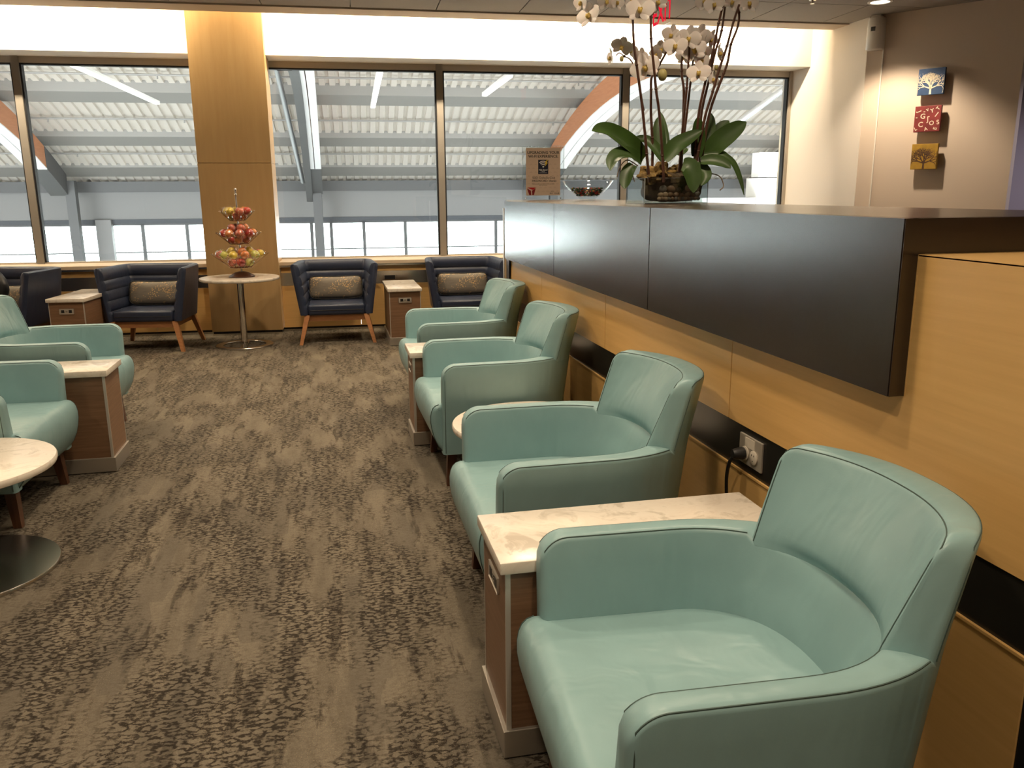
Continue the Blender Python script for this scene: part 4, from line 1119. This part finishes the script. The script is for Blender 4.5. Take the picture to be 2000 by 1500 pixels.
MB().box(-.08, .08, -.03, .03, -.03, 0).build('canopy', M['white_plastic'], ex, smooth=0)
M['exitred'] = emis('exit_letter_red', (.9, .015, .04), .9)
text_mesh('EXIT', .235, M['exitred'], 'lettering', ex, (0, -.0055, -.325), (PI/2, 0, 0), (.95, 1, 1), 'CENTER', .0008, .003)
# ------------------------------------------------------------------ the hall beyond the glass (built along the window wall)
EZ = 1.52
def hall(o): o.location = WO; o.rotation_euler = (0, 0, WA); return o
def za(t): u = t-10.4; return 3.52-.2478*u-.026*u*u
def zd(t): return za(t)+.35
HT = 15.5
db = MB(); rows = []
ts = [.62+k*.5 for k in range(32)]
ns = 150; w = 34.0/ns
for t in ts:
    row = []
    for i in range(ns):
        x = -16+i*w; z_ = zd(t)
        row += [(x, t, z_), (x+w*.55, t, z_), (x+w*.62, t, z_+.055), (x+w*.93, t, z_+.055)]
    rows.append(row)
n_ = len(rows[0]); vs_ = [p for r in rows for p in r]; fs_2 = []
for i in range(len(rows)-1):
    for k in range(n_-1): fs_2.append((i*n_+k, i*n_+k+1, (i+1)*n_+k+1, (i+1)*n_+k))
db.add(vs_, fs_2)
hall(struct(db.build('ceiling_hall', M['deck'], smooth=0)))
def purlin(t, zf, zb, wdt, slope):
    return MB().hexa([(-16, t, zb), (18, t, zb), (18, t+wdt, zb-slope*wdt), (-16, t+wdt, zb-slope*wdt), (-16, t, zf+.06), (18, t, zf+.06), (18, t+wdt, zf+.06-slope*wdt), (-16, t+wdt, zf+.06-slope*wdt)])
PL = [(10.35, 3.881, 3.683, .64, .245, 'nearest pale roof beam crossing the hall high behind the glass'), (13.01, 3.047, 2.926, .50, .383, 'middle pale roof beam crossing the hall behind the glass'), (14.75, 2.298, 2.245, .48, .474, 'farthest pale roof beam just above the dark girder of the hall')]
for t, a, b, w_, sl, lb in PL:
    o = hall(purlin(t, a, b, w_, sl).build('roof_beam', M['purlin'], smooth=0)); tag(o, lb, 'roof beam', 'roof beams of the hall')
for k, (t, lb) in enumerate(((9.54, 'thin sprinkler pipe nearest under the hall roof deck'), (12.05, 'middle thin sprinkler pipe under the hall roof deck'), (13.90, 'farthest thin sprinkler pipe under the hall roof deck'))):
    mb = MB().tube([(-14, t, zd(t)-.12), (16, t, zd(t)-.12)], .022, 6)
    for q in range(-13, 16, 3): mb.tube([(q+.4, t, zd(t)-.12), (q+.4, t, zd(t)-.20)], .018, 5)
    tag(hall(mb.build('sprinkler_pipe', M['greypipe'])), lb, 'pipe', 'sprinkler pipes of the hall')
# far wall
hall(struct(MB().box(-16.2, -16, .6, HT+.1, -3.5, 4.5).box(18, 18.2, .6, HT+.1, -3.5, 4.5).build('wall_hall_blocker', M['hallpanel'], smooth=0)))  # unseen end walls, added to cut sky light bouncing through the hall
hall(struct(MB().box(-16, 18, HT-.25, HT+.1, 1.60, 1.885).build('trim_12', M['hallsteel'], smooth=0)))
hall(struct(MB().box(-16, 18, HT-.05, HT+.15, .86, 1.60).build('wall_hall_far', M['hallpanel'], smooth=0)))
hall(struct(MB().box(-16, 18, HT-.10, HT+.05, .745, .86).build('trim_13', M['shade'], smooth=0)))
fw = MB()
for s in (-12.3, -10.4, -8.35, -6.55, -5.60, -4.42, -3.9, -1.95, -.98, -.42, .52, 1.73, 2.90, 4.45, 5.9, 7.3, 8.8, 10.4, 12): fw.box(s-.045, s+.045, HT, HT+.08, -3.5, .75)
for z_ in (-.055, -1.2, -2.4): fw.box(-16, 18, HT+.01, HT+.06, z_-.016, z_+.016)
fw.box(-16, 18, HT, HT+.08, .69, .75)
wo_ = hall(struct(fw.build('window_6', M['hallsteel'], smooth=0)))
MB().box(-16, 18, HT+.03, HT+.036, -3.5, .75).build('pane', M['glass'], wo_, smooth=0)
for s, hw, lb in ((-7.05, .12, 'grey steel hall column behind the left window'), (-.72, .12, 'grey steel hall column seen right of the maple column'), (6.0, .11, 'grey steel hall column behind the orchids')):
    mb = MB().box(s-hw, s+hw, HT-1.05, HT-.82, -3.5, 1.9).box(s-hw*.15, s+hw*.15, HT-.82, HT-.55, -3.5, 1.9)
    tag(hall(mb.build('steel_column', M['hallsteel'], smooth=0)), lb, 'column', 'steel columns of the hall')
hall(struct(MB().box(-6.75, -6.35, HT-.25, HT-.02, -3.5, .86).build('wall_hall_pier', M['hallpanel'], smooth=0)))
hall(struct(MB().box(-16, 18, .6, 40, -3.6, -3.5).build('floor_hall', M['hallfloor'], smooth=0)))
# glulam arches
def sh(t): return -.0336*(t-11)     # the arches run with the aisle, not square to the glass
def arch(s0, s1, label, lit=None):
    r = thing('roof_arch', label, 'roof arch', WO, WA, 'laminated timber roof arches'); hh = .52; te = 13.0
    tl = [.7+k*.615 for k in range(21)]; sm = (s0+s1)/2; gap = .02
    for a, b in ((s0, sm-gap), (sm+gap, s1)):
        MB().loft([[(a+sh(t), t, za(t)), (b+sh(t), t, za(t)), (b+sh(t), t, za(t)-hh), (a+sh(t), t, za(t)-hh)] for t in tl]).build('timber_half', M['glulam'], r, smooth=0)
        MB().loft([[(a-.01+sh(t), t, za(t)-hh-.004), (b+.01+sh(t), t, za(t)-hh-.004), (b+.01+sh(t), t, za(t)-hh-.035), (a-.01+sh(t), t, za(t)-hh-.035)] for t in tl]).build('soffit_board', M['archwhite'], r, smooth=0)
    tl2 = [13.0+k*.3 for k in range(6)]
    MB().loft([[(s0-.01+sh(t), t, za(t)), (s1+.01+sh(t), t, za(t)), (s1+.01+sh(t), t, za(t)-hh-.03), (s0-.01+sh(t), t, za(t)-hh-.03)] for t in tl2]).build('steel_shoe', M['hallsteel'], r, smooth=0)
    return r
arch(-7.42, -7.0, 'orange laminated timber arch with white underside at far left')
arch(-.76, -.46, 'laminated timber arch seen nearly edge-on right of the maple column')
arch(5.62, 6.05, 'broad orange laminated timber arch rising behind the sign and orchids')
arch(12.3, 12.75, 'partly hidden orange timber arch at the right end of the window')
sb_ = MB().loft([[(-.81-.037*(t-9), t, za(t)-.05), (-.64-.037*(t-9), t, za(t)-.05), (-.64-.037*(t-9), t, za(t)-.62), (-.81-.037*(t-9), t, za(t)-.62)] for t in [1.0+k*.6 for k in range(24)]])
tag(hall(sb_.build('steel_rafter', M['hallsteel'], smooth=0)), 'dark grey steel rafter beside the edge-on timber arch', 'rafter')
tag(hall(MB().tube([(-1.13, 8.6, 4.05), (-1.08, HT-1.2, 1.85)], .06, 10).build('brace_pipe', M['pipe'])), 'slanted silver brace pipe right of the maple column', 'brace pipe', 'galvanised brace pipes')
tag(hall(MB().tube([(9.0, 6, 3.74), (7.45, 6, 2.68)], .06, 10).build('brace_pipe', M['pipe'])), 'slanted silver brace pipe at the right end of the window', 'brace pipe', 'galvanised brace pipes')
# strip lights of the hall
M['tube'] = emis('strip_light_diffuser', (1, .97, .92), 5.0)
for s, t0, t1, lb in ((-3.13, 2.2, 7.05, 'long ceiling strip light seen through the left window'), (.73, 2.3, 7.3, 'steep ceiling strip light seen through the middle window'), (2.56, 2.6, 5.05, 'short ceiling strip light seen left of the sign')):
    r = thing('strip_light', lb, 'strip light', wall_pt(s, t0, 3.12), WA, 'strip lights of the hall')
    MB().box(-.045, .045, 0, t1-t0, .022, .06).build('housing', M['hallwhite'], r, smooth=0)
    MB().box(-.04, .04, .01, t1-t0-.01, 0, .022).build('diffuser', M['tube'], r, smooth=0)
# bright annex walls right of the orchids
ax = hall(struct(MB().box(6.62, 7.08, 3.0, 3.4, -3.5, 1.72).box(6.70, 7.08, 3.15, 3.4, 1.74, 2.12).box(5.70, 6.60, 3.0, 3.4, -3.5, 1.415).build('wall_annex', M['hallwhite'], smooth=0)))

# ------------------------------------------------------------------ light
W_ = bpy.data.worlds.new('sky'); sc.world = W_; W_.use_nodes = True
bg = W_.node_tree.nodes['Background']; bg.inputs[0].default_value = (.95, .97, 1.0, 1); bg.inputs[1].default_value = 11.0
def lamp(name, kind, loc, power, colr=(1, .80, .58), rot=(0, 0, 0), **k):
    l = bpy.data.lights.new(name, kind); l.energy = power; l.color = colr
    for a, b in k.items(): setattr(l, a, b)
    o = bpy.data.objects.new(name, l); C.objects.link(o); o.location = loc; o.rotation_euler = rot; return o
WARM = (1, .80, .57)
for x, y, k in ((-.35, 1.2, 1), (-.35, 3.4, 1), (-.35, 5.6, 1.3), (-.35, 7.6, 1.7), (-2.9, 2.3, 1), (-2.9, 4.5, 1.1), (-2.9, 6.8, 1.6), (1.5, 7.6, 1.4), (-.35, -1.2, 1), (-2.9, -.2, 1), (.55, .1, 1.1),
                (.60, 2.3, .9), (.60, 4.6, .9), (1.85, 3.6, 1.0), (1.75, 5.7, 1.0), (3.3, 2.2, 1), (3.6, 5.0, 1.2)):
    lamp('downlight_or_fill', 'SPOT', (x, y, CZ-.02), 130*k, WARM, spot_size=math.radians(125), spot_blend=.8, shadow_soft_size=.09)  # downlights over the aisles; others added to fill chairs, sign and orchids
lamp('downlight_or_fill', 'SPOT', (5.35, 7.69, CZ-.03), 190, WARM, spot_size=math.radians(110), spot_blend=.5, shadow_soft_size=.05)
for s0, s1 in ((-6.3, -3.9), (-3.9, -1.62), (-.22, 1.5), (1.5, 3.3), (3.3, 5.1)):
    p = wall_pt((s0+s1)/2, -.405, CZ+.10)
    lamp('cove_lamp', 'AREA', p, 80*(s1-s0)*(.75 if s1 > 5 else 1), (1, .84, .60), rot=(math.radians(80), 0, WA), shape='RECTANGLE', size=s1-s0, size_y=.06)
lamp('cove_lamp', 'AREA', wall_pt(-.92, -.44, CZ+.30), 2.5, (1, .78, .45), rot=(math.radians(75), 0, WA), shape='RECTANGLE', size=.7, size_y=.05)
lamp('downlight_or_fill', 'SPOT', (7.6, 6.3, CZ-.03), 150, (.9, .85, 1), spot_size=math.radians(130), spot_blend=.8, shadow_soft_size=.09)  # cool fill added to lift the dark recess wall, no fitting there
# unseen fill lamps added beyond the glass to brighten the hall roof
for s0 in (-9, -3, 3, 9):
    lamp('hall_fill', 'AREA', wall_pt(s0, 6.0, -2.6), 45, (1, .94, .86), rot=(math.radians(180+18), 0, WA), shape='RECTANGLE', size=5, size_y=2)
sc.view_settings.view_transform = 'Standard'; sc.view_settings.look = 'None'; sc.view_settings.gamma = 1; sc.view_settings.exposure = 0.0
try: sc.view_settings.use_curve_mapping = False
except Exception: pass
sc.cycles.use_denoising = True; sc.cycles.max_bounces = 7; sc.cycles.transparent_max_bounces = 20; sc.cycles.adaptive_threshold = .02
sc.cycles.sample_clamp_indirect = 6.0; sc.cycles.caustics_reflective = False; sc.cycles.caustics_refractive = False
bpy.context.view_layer.update()
